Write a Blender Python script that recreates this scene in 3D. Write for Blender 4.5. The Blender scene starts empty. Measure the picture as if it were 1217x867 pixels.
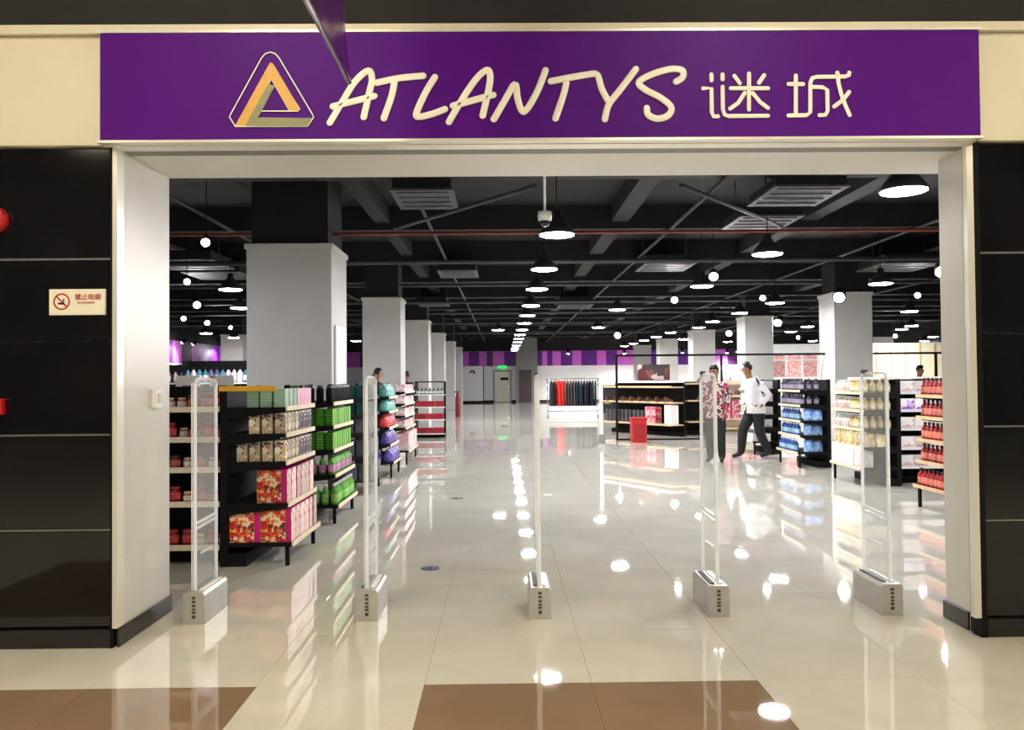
import bpy, bmesh, math, random
from mathutils import Vector, Matrix
random.seed(7)
PI = math.pi
S = bpy.context.scene
COL = S.collection

# ------------------------------------------------------------------ camera
F, CX, CY, HC = 960.0, 608.5, 433.5, 1.45
_yaw = math.atan((CX-598)/F); _pit = math.atan((452-CY)/F); _rol = math.radians(0.5)
_f = Vector((math.sin(_yaw)*math.cos(_pit), math.cos(_yaw)*math.cos(_pit), math.sin(_pit)))
_r = Vector((math.cos(_yaw), -math.sin(_yaw), 0)); _u = _r.cross(_f)
CR = _r*math.cos(_rol)-_u*math.sin(_rol); CU = _u*math.cos(_rol)+_r*math.sin(_rol)
cam = bpy.data.cameras.new('camera'); camo = bpy.data.objects.new('camera', cam); COL.objects.link(camo)
cam.sensor_width = 36; cam.lens = 36*F/1217; cam.clip_start = 0.05; cam.clip_end = 300
camo.matrix_world = Matrix(((CR.x, CU.x, -_f.x, 0), (CR.y, CU.y, -_f.y, 0), (CR.z, CU.z, -_f.z, HC), (0, 0, 0, 1)))
S.camera = camo
def ray(px, py): return CR*((px-CX)/F) - CU*((py-CY)/F) + _f
def onY(px, py, Y):
    d = ray(px, py); return Vector((0, 0, HC)) + d*(Y/d.y)
def onZ(px, py, z=0.0):
    d = ray(px, py); return Vector((0, 0, HC)) + d*((z-HC)/d.z)

# ------------------------------------------------------------------ world, exposure
W = bpy.data.worlds.new('world'); S.world = W; W.use_nodes = True
W.node_tree.nodes['Background'].inputs[0].default_value = (1.0, 0.94, 0.82, 1)
W.node_tree.nodes['Background'].inputs[1].default_value = 0.36
S.view_settings.view_transform = 'Standard'; S.view_settings.look = 'None'
S.view_settings.gamma = 1; S.view_settings.use_curve_mapping = False
S.view_settings.exposure = 0.7
PEND_STR, SPOT_STR, MALL_STR = 130.0, 260.0, 84.0

# ------------------------------------------------------------------ materials
MATS = {}
PROD = [0.0]   # how far the shade of one package differs from the next
def vary(nt, b):
    if not PROD[0] or not b.inputs['Base Color'].is_linked: return
    src = b.inputs['Base Color'].links[0].from_socket
    oi = nt.nodes.new('ShaderNodeObjectInfo'); mr = nt.nodes.new('ShaderNodeMapRange'); hs = nt.nodes.new('ShaderNodeHueSaturation')
    mr.inputs['To Min'].default_value = 1-PROD[0]; mr.inputs['To Max'].default_value = 1+PROD[0]*.7
    nt.links.new(oi.outputs['Random'], mr.inputs['Value']); nt.links.new(mr.outputs[0], hs.inputs['Value'])
    nt.links.new(src, hs.inputs['Color']); nt.links.new(hs.outputs[0], b.inputs['Base Color'])
def srgb(c): return tuple((x/12.92 if x <= .04045 else ((x+.055)/1.055)**2.4) for x in [v/255 for v in c])
def mat(name, c, rough=.5, metal=0, spec=.5, noise=0, scale=8, emit=0, bump=0, coat=0, c2=None, trans=0, alpha=1):
    if name in MATS: return MATS[name]
    m = bpy.data.materials.new(name); m.use_nodes = True; nt = m.node_tree; b = nt.nodes['Principled BSDF']
    c = srgb(c); b.inputs['Base Color'].default_value = (*c, 1)
    b.inputs['Roughness'].default_value = rough; b.inputs['Metallic'].default_value = metal
    b.inputs['Specular IOR Level'].default_value = spec; b.inputs['Coat Weight'].default_value = coat
    b.inputs['Transmission Weight'].default_value = trans
    if noise or c2:
        tc = nt.nodes.new('ShaderNodeTexCoord'); n = nt.nodes.new('ShaderNodeTexNoise'); n.inputs['Scale'].default_value = scale
        n.inputs['Detail'].default_value = 3
        nt.links.new(tc.outputs['Object'], n.inputs['Vector'])
        r = nt.nodes.new('ShaderNodeValToRGB'); nt.links.new(n.outputs['Fac'], r.inputs[0])
        if c2: a, e = c, srgb(c2)
        else: a, e = tuple(max(0, x*(1-noise)) for x in c), tuple(min(1, x*(1+noise)) for x in c)
        r.color_ramp.elements[0].color = (*a, 1); r.color_ramp.elements[1].color = (*e, 1)
        r.color_ramp.elements[0].position = .35; r.color_ramp.elements[1].position = .65
        nt.links.new(r.outputs[0], b.inputs['Base Color'])
    if bump:
        tc = nt.nodes.new('ShaderNodeTexCoord'); n = nt.nodes.new('ShaderNodeTexNoise'); n.inputs['Scale'].default_value = scale
        nt.links.new(tc.outputs['Object'], n.inputs['Vector'])
        bp = nt.nodes.new('ShaderNodeBump'); bp.inputs['Strength'].default_value = bump; bp.inputs['Distance'].default_value = .01
        nt.links.new(n.outputs['Fac'], bp.inputs['Height']); nt.links.new(bp.outputs[0], b.inputs['Normal'])
    if emit:
        b.inputs['Emission Color'].default_value = (*c, 1); b.inputs['Emission Strength'].default_value = emit
    vary(nt, b); MATS[name] = m; return m
def art(name, cols, scale=14, rough=.35, kind='voronoi', emit=0):
    """printed packaging: patches of several colours"""
    if name in MATS: return MATS[name]
    m = bpy.data.materials.new(name); m.use_nodes = True; nt = m.node_tree; b = nt.nodes['Principled BSDF']
    b.inputs['Roughness'].default_value = rough
    tc = nt.nodes.new('ShaderNodeTexCoord')
    if kind == 'voronoi':
        n = nt.nodes.new('ShaderNodeTexVoronoi'); n.inputs['Scale'].default_value = scale
        sep = nt.nodes.new('ShaderNodeSeparateColor'); nt.links.new(n.outputs['Color'], sep.inputs[0]); out = sep.outputs[0]
        nz = nt.nodes.new('ShaderNodeTexNoise'); nz.inputs['Scale'].default_value = scale*.7
        mx = nt.nodes.new('ShaderNodeMixRGB'); mx.inputs[0].default_value = .25
        nt.links.new(tc.outputs['Object'], nz.inputs['Vector']); nt.links.new(tc.outputs['Object'], mx.inputs[1]); nt.links.new(nz.outputs['Color'], mx.inputs[2])
        nt.links.new(mx.outputs[0], n.inputs['Vector'])
    elif kind == 'bands':
        n = nt.nodes.new('ShaderNodeTexWave'); n.bands_direction = 'Z'; n.inputs['Scale'].default_value = scale; n.inputs['Distortion'].default_value = 3
        nt.links.new(tc.outputs['Object'], n.inputs['Vector']); out = n.outputs['Fac']
    else:
        n = nt.nodes.new('ShaderNodeTexNoise'); n.inputs['Scale'].default_value = scale
        nt.links.new(tc.outputs['Object'], n.inputs['Vector']); out = n.outputs['Fac']
    r = nt.nodes.new('ShaderNodeValToRGB'); r.color_ramp.interpolation = 'CONSTANT'
    k = len(cols)
    while len(r.color_ramp.elements) < k: r.color_ramp.elements.new(.5)
    for i, c in enumerate(cols):
        e = r.color_ramp.elements[i]
        e.position = i/k if kind == 'voronoi' else (0 if i == 0 else .3+.4*i/k); e.color = (*srgb(c), 1)
    nt.links.new(out, r.inputs[0]); nt.links.new(r.outputs[0], b.inputs['Base Color'])
    vary(nt, b); MATS[name] = m; return m

def floor_mat(name, c, joint):
    m = bpy.data.materials.new(name); m.use_nodes = True; nt = m.node_tree; b = nt.nodes['Principled BSDF']
    tc = nt.nodes.new('ShaderNodeTexCoord'); geo = nt.nodes.new('ShaderNodeNewGeometry')
    n = nt.nodes.new('ShaderNodeTexNoise'); n.inputs['Scale'].default_value = 1.6; n.inputs['Detail'].default_value = 5; n.inputs['Distortion'].default_value = 1.2
    nt.links.new(geo.outputs['Position'], n.inputs['Vector'])
    r = nt.nodes.new('ShaderNodeValToRGB'); c = srgb(c)
    r.color_ramp.elements[0].color = (*[x*.93 for x in c], 1); r.color_ramp.elements[1].color = (*c, 1)
    r.color_ramp.elements[0].position = .4; r.color_ramp.elements[1].position = .6
    nt.links.new(n.outputs['Fac'], r.inputs[0]); last = r.outputs[0]
    if joint:
        mp = nt.nodes.new('ShaderNodeMapping'); mp.inputs['Location'].default_value = (1.19, .1, 0)
        nt.links.new(geo.outputs['Position'], mp.inputs['Vector'])
        br = nt.nodes.new('ShaderNodeTexBrick'); br.offset = 0; br.inputs['Scale'].default_value = 1
        br.inputs['Brick Width'].default_value = .8; br.inputs['Row Height'].default_value = .8; br.inputs['Mortar Size'].default_value = .0012
        nt.links.new(mp.outputs[0], br.inputs['Vector'])
        mx = nt.nodes.new('ShaderNodeMixRGB'); nt.links.new(br.outputs['Fac'], mx.inputs[0]); nt.links.new(last, mx.inputs[1])
        mx.inputs[2].default_value = (*[x*.6 for x in c], 1); last = mx.outputs[0]
    nt.links.new(last, b.inputs['Base Color'])
    b.inputs['Roughness'].default_value = .022; b.inputs['IOR'].default_value = 1.85
    MATS[name] = m; return m
def acrylic():
    m = bpy.data.materials.new('clear_acrylic'); m.use_nodes = True; nt = m.node_tree
    b = nt.nodes['Principled BSDF']; out = nt.nodes['Material Output']
    b.inputs['Base Color'].default_value = (.95, .97, 1, 1); b.inputs['Roughness'].default_value = .15
    t = nt.nodes.new('ShaderNodeBsdfTransparent'); t.inputs[0].default_value = (.96, .97, .97, 1)
    mx = nt.nodes.new('ShaderNodeMixShader'); mx.inputs[0].default_value = .17
    nt.links.new(t.outputs[0], mx.inputs[1]); nt.links.new(b.outputs[0], mx.inputs[2]); nt.links.new(mx.outputs[0], out.inputs[0])
    MATS['clear_acrylic'] = m; return m
M_floor = floor_mat('polished_tile', (214, 211, 198), False)
M_floor_out = floor_mat('cream_tile', (214, 211, 198), False)
M_floor2 = floor_mat('polished_tile_far', (214, 211, 198), True)
M_floor3 = floor_mat('cream_tile_far', (214, 211, 198), True)
M_brown = floor_mat('brown_tile', (142, 119, 94), False)
M_acr = acrylic()
M_cream = mat('cream_panel', (226, 219, 196), .45, noise=.03, scale=1.5)
M_portal = mat('portal_white', (216, 214, 206), .35, noise=.03, scale=2)
M_trim = mat('brushed_trim', (235, 232, 222), .3, metal=.3)
M_blackglass = mat('black_glass', (20, 20, 23), .06, noise=.2, scale=2, spec=.7)
M_joint = mat('joint_strip', (150, 148, 145), .3, metal=.6)
M_darkbase = mat('dark_stone', (42, 40, 38), .15, noise=.2, scale=5)
M_void = mat('dark_bulkhead', (34, 32, 36), .8, noise=.15, scale=2)
M_purple = mat('sign_purple', (84, 8, 132), .5, spec=.15, noise=.04, scale=1)
M_letter = mat('cream_letter', (255, 250, 234), .4, noise=.01)
M_gold = mat('logo_gold', (228, 176, 78), .4, noise=.06, scale=40)
M_olive = mat('logo_olive', (146, 146, 104), .4, noise=.06, scale=40)
M_slab = mat('ceiling_dark', (17, 17, 21), .85, noise=.15, scale=1.5)
M_beam = mat('beam_dark', (17, 17, 20), .85, noise=.15, scale=2)
M_duct = mat('duct_grey', (58, 58, 64), .6, metal=.1, noise=.12, scale=3)
M_pipe = mat('pipe_grey', (62, 62, 68), .6, noise=.1, scale=5)
M_red_pipe = mat('pipe_red', (120, 44, 32), .45, noise=.1, scale=5)
M_wallw = mat('store_white', (236, 234, 238), .6, noise=.02, scale=2)
M_colm = mat('column_grey', (150, 146, 139), .5, noise=.03, scale=2)
M_colw = mat('column_white', (196, 195, 191), .5, noise=.03, scale=2)
M_str1 = mat('stripe_deep', (98, 22, 140), .5, noise=.04)
M_str2 = mat('stripe_pink', (206, 100, 214), .5, noise=.04)
M_str3 = mat('stripe_plum', (66, 16, 84), .5, noise=.04)
M_black = mat('fixture_black', (14, 14, 16), .7, spec=.2, noise=.1, scale=10)
M_char = mat('fixture_charcoal', (30, 30, 34), .45, noise=.1, scale=10)
M_wood = mat('shelf_beech', (228, 196, 150), .5, noise=.08, scale=12)
M_strip = mat('price_strip', (238, 222, 190), .4, noise=.06, scale=20)
M_white = mat('gloss_white', (240, 240, 240), .35, noise=.02, scale=5)
M_silver = mat('antenna_silver', (190, 189, 184), .4, metal=.3, noise=.05, scale=20)
M_rub = mat('dark_grey_rubber', (70, 68, 70), .6, noise=.1, scale=20)
M_edge = mat('acrylic_edge', (252, 253, 253), .25, noise=.01, scale=10)
_nt = M_edge.node_tree; _tr = _nt.nodes.new('ShaderNodeBsdfTranslucent'); _mx = _nt.nodes.new('ShaderNodeMixShader'); _mx.inputs[0].default_value = .6
_nt.links.new(_nt.nodes['Principled BSDF'].outputs[0], _mx.inputs[1]); _nt.links.new(_tr.outputs[0], _mx.inputs[2]); _nt.links.new(_mx.outputs[0], _nt.nodes['Material Output'].inputs[0])
_tr.inputs[0].default_value = (.98, .99, 1, 1)
M_yellow = mat('yellow_strip', (240, 186, 30), .45, noise=.05, scale=10)
M_chrome = mat('chrome_metal', (200, 200, 200), .2, metal=1, noise=.03)
M_redp = mat('red_plastic', (196, 30, 34), .4, noise=.05)
M_lens = mat('lamp_glow', (255, 252, 255), .4, emit=PEND_STR)
M_spot = mat('spot_glow', (255, 252, 250), .4, emit=SPOT_STR)
M_mall = mat('mall_glow', (255, 238, 208), .4, emit=MALL_STR)
M_shade = mat('lamp_shade_dark', (40, 40, 46), .5, noise=.1)

# ------------------------------------------------------------------ mesh helpers
class MB:
    def __init__(s): s.v = []; s.f = []; s.m = []; s.sm = []
    def add(s, vs, fs, mi=0, smooth=False):
        o = len(s.v); s.v += [tuple(v) for v in vs]
        for f in fs: s.f.append([o+i for i in f]); s.m.append(mi); s.sm.append(smooth)
        return s
    def box(s, x0, x1, y0, y1, z0, z1, mi=0, bev=0, faces=None):
        """faces: optional 6 material ids for -x,+x,-y,+y,-z,+z"""
        if x0 > x1: x0, x1 = x1, x0
        if y0 > y1: y0, y1 = y1, y0
        if z0 > z1: z0, z1 = z1, z0
        if bev:
            bm = bmesh.new(); bmesh.ops.create_cube(bm, size=1)
            for v in bm.verts: v.co = Vector(((x0+x1)/2+v.co.x*(x1-x0), (y0+y1)/2+v.co.y*(y1-y0), (z0+z1)/2+v.co.z*(z1-z0)))
            bmesh.ops.bevel(bm, geom=bm.edges[:], offset=bev, segments=1, profile=.5, affect='EDGES')
            bm.verts.index_update()
            s.add([v.co for v in bm.verts], [[v.index for v in f.verts] for f in bm.faces], mi); bm.free(); return s
        vs = [(x0,y0,z0),(x1,y0,z0),(x1,y1,z0),(x0,y1,z0),(x0,y0,z1),(x1,y0,z1),(x1,y1,z1),(x0,y1,z1)]
        fs = [(0,4,7,3),(1,2,6,5),(0,1,5,4),(2,3,7,6),(0,3,2,1),(4,5,6,7)]
        for i, f in enumerate(fs): s.add([vs[k] for k in f], [(0,1,2,3)], faces[i] if faces else mi)
        return s
    def lathe(s, prof, n=14, c=(0,0,0), mi=0, smooth=True, mids=None):
        """prof: list of (r,z); mids: material per segment"""
        o = len(s.v); k = len(prof)
        for r, z in prof:
            for i in range(n):
                a = 2*PI*i/n; s.v.append((c[0]+r*math.cos(a), c[1]+r*math.sin(a), c[2]+z))
        for j in range(k-1):
            for i in range(n):
                s.f.append([o+j*n+i, o+j*n+(i+1)%n, o+(j+1)*n+(i+1)%n, o+(j+1)*n+i]); s.m.append(mids[j] if mids else mi); s.sm.append(smooth)
        s.f.append([o+i for i in range(n)][::-1]); s.m.append(mids[0] if mids else mi); s.sm.append(False)
        s.f.append([o+(k-1)*n+i for i in range(n)]); s.m.append(mids[-1] if mids else mi); s.sm.append(False)
        return s
    def tube(s, pts, r, n=8, mi=0, flat=None):
        """round sweep along points; flat=(axis, factor) squashes the section towards the path"""
        pts = [Vector(p) for p in pts]; rs = r if isinstance(r, (list, tuple)) else [r]*len(pts)
        o = len(s.v); k = len(pts)
        for i, p in enumerate(pts):
            t = (pts[min(i+1, k-1)]-pts[max(i-1, 0)]).normalized()
            up = Vector((0, 1, 0)) if abs(t.y) < .9 else Vector((1, 0, 0))
            a = t.cross(up).normalized(); b = a.cross(t).normalized()
            for j in range(n):
                an = 2*PI*j/n; v = a*math.cos(an)*rs[i] + b*math.sin(an)*rs[i]
                if flat: v[flat[0]] *= flat[1]
                s.v.append(tuple(p+v))
        for i in range(k-1):
            for j in range(n):
                s.f.append([o+i*n+j, o+i*n+(j+1)%n, o+(i+1)*n+(j+1)%n, o+(i+1)*n+j]); s.m.append(mi); s.sm.append(True)
        s.f.append([o+j for j in range(n)][::-1]); s.m.append(mi); s.sm.append(False)
        s.f.append([o+(k-1)*n+j for j in range(n)]); s.m.append(mi); s.sm.append(False)
        return s
    def prism(s, pts, ax, a0, a1, mi=0):
        """polygon pts (2-D) extruded along axis ax"""
        def p3(p, a):
            return {0: (a, p[0], p[1]), 1: (p[0], a, p[1]), 2: (p[0], p[1], a)}[ax]
        n = len(pts); o = [p3(p, a0) for p in pts]+[p3(p, a1) for p in pts]
        s.add(o, [list(range(n)), list(range(2*n-1, n-1, -1))]+[(i, i+n, (i+1) % n+n, (i+1) % n) for i in range(n)], mi); return s
    def mesh(s, name, mats):
        me = bpy.data.meshes.new(name); me.from_pydata(s.v, [], s.f)
        for m in (mats if isinstance(mats, (list, tuple)) else [mats]): me.materials.append(m)
        for p, mi, sm in zip(me.polygons, s.m, s.sm): p.material_index = mi; p.use_smooth = sm
        bm = bmesh.new(); bm.from_mesh(me); bmesh.ops.recalc_face_normals(bm, faces=bm.faces); bm.to_mesh(me); bm.free()
        me.update(); return me
def obj(name, data, parent=None, loc=(0,0,0), rz=0):
    o = bpy.data.objects.new(name, data); COL.objects.link(o); o.location = loc; o.rotation_euler = (0, 0, rz)
    if parent: o.parent = parent
    return o
def part(name, mb, mats, parent, loc=(0,0,0), rz=0): return obj(name, mb.mesh(name, mats), parent, loc, rz)
def tag(o, label, cat, group=None):
    o['label'] = label; o['category'] = cat
    if group: o['group'] = group
    return o
def thing(name, label, cat, loc=(0,0,0), rz=0, group=None): return tag(obj(name, None, None, loc, rz), label, cat, group)
def struct(name, mb, mats, parent=None):
    o = part(name, mb, mats, parent)
    if not parent: o['kind'] = 'structure'
    return o
def B(*a, **k): return MB().box(*a, **k)

# ------------------------------------------------------------------ setting: floor
XL, XR, YB, ZC = -15.0, 21.0, 53.9, 4.5      # store extents
FX0, FX1 = -2.14, 2.66                        # portal opening
FY = 4.50                                     # shop front plane
Ztop = 2.77
fl = struct('floor', B(-30, 30, -14, YB+.3, -.25, -.012), mat('grout', (150, 146, 134), .8, noise=.05))
TX0, TY0, TS = -3.59, 2.30, .80
NX, NY = 11, 12
def tile_mesh(m):
    return B(0.0007, TS-.0007, .0007, TS-.0007, -.012, 0, bev=.0008).mesh('floor_tile', m)
tm, tb, to_ = tile_mesh(M_floor), tile_mesh(M_brown), tile_mesh(M_floor_out)
for i in range(NX):
    for j in range(NY):
        x = TX0+i*TS; y = TY0+j*TS
        brown = y+TS < 3.95 and (x+TS < -1.1 or (-.5 < x < 1.1))
        obj('floor_tile', tb if brown else (to_ if y < 4.65 else tm), fl, (x, y, 0))
fm = MB(); tx1, ty1 = TX0+NX*TS, TY0+NY*TS
fm.box(-30, TX0, 4.7, YB+.3, -.012, 0); fm.box(tx1, 30, 4.7, YB+.3, -.012, 0); fm.box(TX0, tx1, ty1, YB+.3, -.012, 0)
part('floor_field', fm, M_floor2, fl)
fm = MB(); fm.box(-30, TX0, -14, 4.7, -.012, 0); fm.box(tx1, 30, -14, 4.7, -.012, 0); fm.box(TX0, tx1, -14, TY0, -.012, 0)
part('floor_field', fm, M_floor3, fl)

# ------------------------------------------------------------------ setting: shop front
zs_top, zs_bot = 3.37, 2.78
wf = obj('wall_front', None); wf['kind'] = 'structure'
# core of the wall behind the cladding
part('wall_core', B(-14, FX0-.03, FY+.06, 4.78, 0, 4.6), M_wallw, wf)
part('wall_core', B(FX1+.05, 14, FY+.06, 4.84, 0, 4.6), M_wallw, wf)
part('wall_core', B(FX0-.03, FX1+.05, FY+.06, 5.18, Ztop+.03, 4.6), M_wallw, wf)
part('bulkhead', B(-14, 14, FY-.02, FY+.06, 3.43, 4.6), M_void, wf)
part('fascia_strip', B(-14, 14, FY-.06, FY+.06, zs_top+.012, 3.43), M_cream, wf)
for x0, x1 in ((-4.9, -2.205), (-7.6, -4.905), (2.665, 5.4), (5.405, 8.1)):
    part('cream_panel', B(x0, x1, FY-.03, FY+.06, Ztop, zs_top+.01, bev=.003), M_cream, wf)
# black glazed cladding, panel by panel, with metal joints
zj = [.11, .645, 1.17, 1.69, 2.145, Ztop-.005]
for sx0, sx1 in ((-2.165, -3.6), (-3.605, -5.1), (-5.105, -7.0), (2.682, 4.2), (4.205, 5.7), (5.705, 7.5)):
    for a, b in zip(zj[:-1], zj[1:]):
        part('black_panel', B(sx0, sx1, FY, FY+.06, a+.005, b-.005, bev=.004), M_blackglass, wf)
for x0, x1 in ((-7.0, -2.165), (2.682, 7.5)):
    for z, h in ((.645, .012), (1.17, .005), (2.145, .005)):
        part('joint_strip', B(x0, x1, FY+.004, FY+.05, z-h, z+h), M_joint, wf)
    part('stone_skirting', B(x0, x1, FY-.012, FY+.06, 0, .105, bev=.004), M_blackglass, wf)
# corner posts of the cladding, portal trims
part('corner_post', B(-2.172, -2.158, FY-.012, FY+.07, 0, Ztop), M_black, wf)
part('corner_post', B(2.645, 2.68, FY-.014, FY+.07, 0, Ztop), M_black, wf)
part('edge_trim', B(-2.157, -2.13, FY-.02, FY+.06, .11, Ztop+.005), M_trim, wf)
part('edge_trim', B(2.607, 2.644, FY-.02, FY+.02, .11, Ztop+.005), M_trim, wf)
part('edge_trim', B(-2.2, 2.66, FY-.03, FY+.06, Ztop-.008, zs_bot), M_trim, wf)
# portal lining: side jambs and soffit
pj = obj('trim_1', None); pj['kind'] = 'structure'
part('jamb_lining', B(FX0-.03, FX0, FY+.04, 5.20, 0, Ztop), M_portal, pj)
part('jamb_lining', B(FX1, FX1+.05, FY+.115, 4.87, 0, Ztop), M_portal, pj)
part('shutter_guide', B(FX1, FX1+.05, FY+.02, FY+.115, 0, Ztop), M_darkbase, pj)
part('shutter_guide', B(FX0-.012, FX0-.004, FY-.005, FY+.04, .1, Ztop), M_darkbase, pj)
part('soffit_lining', B(FX0-.03, FX1+.3, FY+.04, 5.20, Ztop, Ztop+.03), M_portal, pj)
part('shutter_slot', B(FX0, FX1, FY+.05, FY+.17, Ztop-.004, Ztop), mat('slot_grey', (128, 124, 114), .5, noise=.05), pj)
bl = struct('baseboard_1', B(FX0, FX0+.014, FY+.0, 5.215, 0, .105, bev=.003), M_darkbase)
br_ = struct('baseboard_2', B(FX1-.014, FX1, FY+.12, 4.885, 0, .105, bev=.003), M_darkbase)

# ------------------------------------------------------------------ setting: store shell
struct('wall_left', B(XL-.2, XL, 4.6, YB, 0, ZC), M_wallw)
struct('wall_right', B(XR, XR+.2, 4.6, YB, 0, ZC), M_wallw)
wb = struct('wall_back', B(XL-.2, XR+.2, YB, YB+.2, 0, ZC), M_wallw)
struct('ceiling', B(XL-.2, XR+.2, 4.84, YB+.2, ZC, ZC+.2), M_slab)
part('upper_wall', B(XL, XR, YB-.06, YB, 3.41, ZC), M_slab, wb)
struct('baseboard_back', B(XL, XR, YB-.03, YB, 0, .14), M_black)
# mall side: ceiling and far wall of the concourse (behind the camera)
struct('ceiling_concourse', B(-14, 14, -3.5, FY-.02, 4.6, 4.8), M_void)
struct('wall_concourse', B(-30, 30, -14.2, -14, 0, 9), mat('concourse_wall', (62, 56, 54), .5, noise=.2, scale=.6))
# purple striped band on the far wall (pieces measured across the wall)
def stripes(parent, seq, z0, z1, along):
    for a, b, m in seq:
        if along == 'x': part('stripe_panel', B(a, b, YB-.05, YB, z0, z1), m, parent)
        else: part('stripe_panel', B(XL, XL+.05, a, b, z0, z1), m, parent)
pxs = [150,188,250,297,333,402,468,603,630,660,692,742,812,866,960,1015,1080]
cols = [M_str2,M_str1,M_str2,M_str3,M_str2,M_str1,M_str3,M_str1,M_str2,M_str1,M_str2,M_str1,M_str2,M_str1,M_str2,M_str1]
seq = []
for i in range(len(pxs)-1):
    a = onY(520+pxs[i]/5.07, 425, YB).x; b = onY(520+pxs[i+1]/5.07, 425, YB).x; seq.append((a, b, cols[i]))
x = seq[-1][1]; k = 0
while x < XR-1:
    w = (2.2, 3.6, 1.6, 2.8, 4.2)[k % 5]; seq.append((x, min(x+w, XR), (M_str2, M_str1, M_str2, M_str3, M_str2, M_str1)[k % 6])); x += w; k += 1
x = seq[0][0]; k = 0
while x > XL+.2:
    w = (2.4, 1.4, 3.0, 1.8)[k % 4]; seq.append((max(x-w, XL), x, (M_str1, M_str2, M_str3, M_str2)[k % 4])); x -= w; k += 1
zb0, zb1 = 2.42, 3.40
stripes(wb, seq, zb0, zb1, 'x')
wl = bpy.data.objects['wall_left']
part('upper_wall', B(XL, XL+.06, 4.9, YB-.06, 3.41, ZC), M_slab, wl)
part('upper_wall', B(XR-.06, XR, 4.9, YB-.06, 3.0, ZC), M_slab, bpy.data.objects['wall_right'])
y = 24.0; k = 0; sq = []
while y < YB-.5:
    w = (.8, 1.2, .7, 1.0, 1.3)[k % 5]; sq.append((y, min(y+w, YB-.06), (M_str1, M_str2, M_str3, M_str2, M_str1, M_str3)[k % 6])); y += w; k += 1
stripes(wl, sq, 2.42, 3.40, 'y')

# far wall fittings: white emblem panel, door, pier with dark opening
def wx(px): return onY(px, 450, YB).x
pn = thing('emblem_board', 'tall bright white panel with a dark emblem on the striped far wall', 'panel', (wx(562), YB-.11, 0))
part('panel_board', B(-.68, .68, -.10, .05, .12, 2.44, bev=.01), mat('panel_white', (252, 252, 252), .4, noise=.01), pn)
e = MB(); e.tube([(-.18, -.11, 1.98), (-.1, -.11, 2.1), (.05, -.11, 2.1), (.12, -.11, 2.0), (.02, -.11, 1.94)], .05, 6); part('emblem', e, M_black, pn)
part('side_edge', B(.68, .73, -.10, .05, .12, 2.44), M_black, pn)
d1 = obj('door_1', None); d1['kind'] = 'structure'; d1.location = (wx(597), YB-.05, 0)
M_door = mat('door_cream', (226, 226, 206), .4, noise=.03)
part('door_leaf', B(-.5, .5, -.03, .02, .02, 2.05, bev=.01), M_door, d1)
part('door_frame', B(-.6, -.5, -.05, .04, 0, 2.15), M_colm, d1); part('door_frame', B(.5, .6, -.05, .04, 0, 2.15), M_colm, d1)
part('door_frame', B(-.6, .6, -.05, .04, 2.05, 2.15), M_colm, d1)
part('door_sign', B(-.12, .4, -.05, -.03, 1.48, 1.66), M_black, d1)
part('door_handle', B(.36, .42, -.09, -.03, .95, 1.1), M_chrome, d1)
ex = tag(part('exit_sign', B(-.3, .3, -.12, .0, 2.28, 2.46, bev=.01), mat('exit_green', (30, 190, 90), .4, emit=.8), None, (wx(597), YB-.05, 0)), 'small glowing green exit sign above the cream door', 'exit sign')
pr = struct('wall_pier', B(wx(613), wx(638), YB-1.0, YB, 0, ZC), mat('pier_grey', (120, 120, 120), .5, noise=.05))
part('dark_opening', B(wx(616.5), wx(631), YB-1.03, YB-1.0, .02, 2.15), mat('brown_opening', (64, 50, 48), .5, noise=.1), pr)

# columns
def column(x0, x1, y0, dep, m, zt=3.45):
    o = obj('column', None, None, ((x0+x1)/2, y0+dep/2, 0)); o['kind'] = 'structure'
    w, d = (x1-x0)/2, dep/2
    part('column_shaft', B(-w, w, -d, d, 0, zt-.08, bev=.01), m, o)
    part('column_cap', B(-w-.025, w+.025, -d-.025, d+.025, zt-.08, zt, bev=.008), m, o)
    part('column_neck', B(-w+.06, w-.06, -d+.06, d-.06, zt, ZC), M_slab, o)
    return o
column(-3.68, -2.46, 11.62, 1.12, M_colw)
for y0 in (19.12, 26.3, 33.3, 40.4, 47.4): column(-3.32, -2.42, y0, .9, M_colw)
for y0 in (18.72, 25.65, 32.7, 39.7, 46.9): column(7.72, 8.62, y0, .9, M_colw)
for y0 in (25.6, 39.7): column(18.3, 19.3, y0, .9, M_colw)
for y0 in (19.12, 33.3): column(-11.6, -10.7, y0, .9, M_colw)
nb = tag(part('notice_board', B(0, .03, -.36, .36, .55, 2.03, bev=.004), M_white, None, (-2.457, 12.15, .25)), 'white notice board fixed to the aisle face of the broad grey column', 'notice board')

# ceiling services
for k, y0 in enumerate((6.6, 10.2, 14.0, 17.6, 21.4, 25.4, 29.6, 34.0, 38.5, 43.5, 48.5)):
    struct('ceiling_beam', B(XL, XR, y0, y0+.35, ZC-.42, ZC), M_beam)
for k, (x0, x1) in enumerate(((-6.8, -6.5), (-2.2, -1.95), (1.9, 2.2), (5.2, 5.5), (9.2, 9.5))):
    struct('ceiling_beam', B(x0, x1, 5.2, YB, ZC-.30, ZC), M_beam)
def pipe(name, a, b, r, m, label, group=None):
    o = MB().tube([a, b], r, 8); return tag(part(name, o, m, None), label, 'pipe', group)
for y0, z in ((8.55, 3.95), (15.5, 3.74), (19.8, 3.80), (23.5, 3.74), (28.0, 3.8), (33.0, 3.8), (40.0, 3.8)):
    pipe('conduit_pipe', (XL+.1, y0, z), (XR-.1, y0, z), .045, M_pipe, 'grey conduit pipe running crosswise under the dark ceiling', 'crosswise ceiling conduits')
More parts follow.
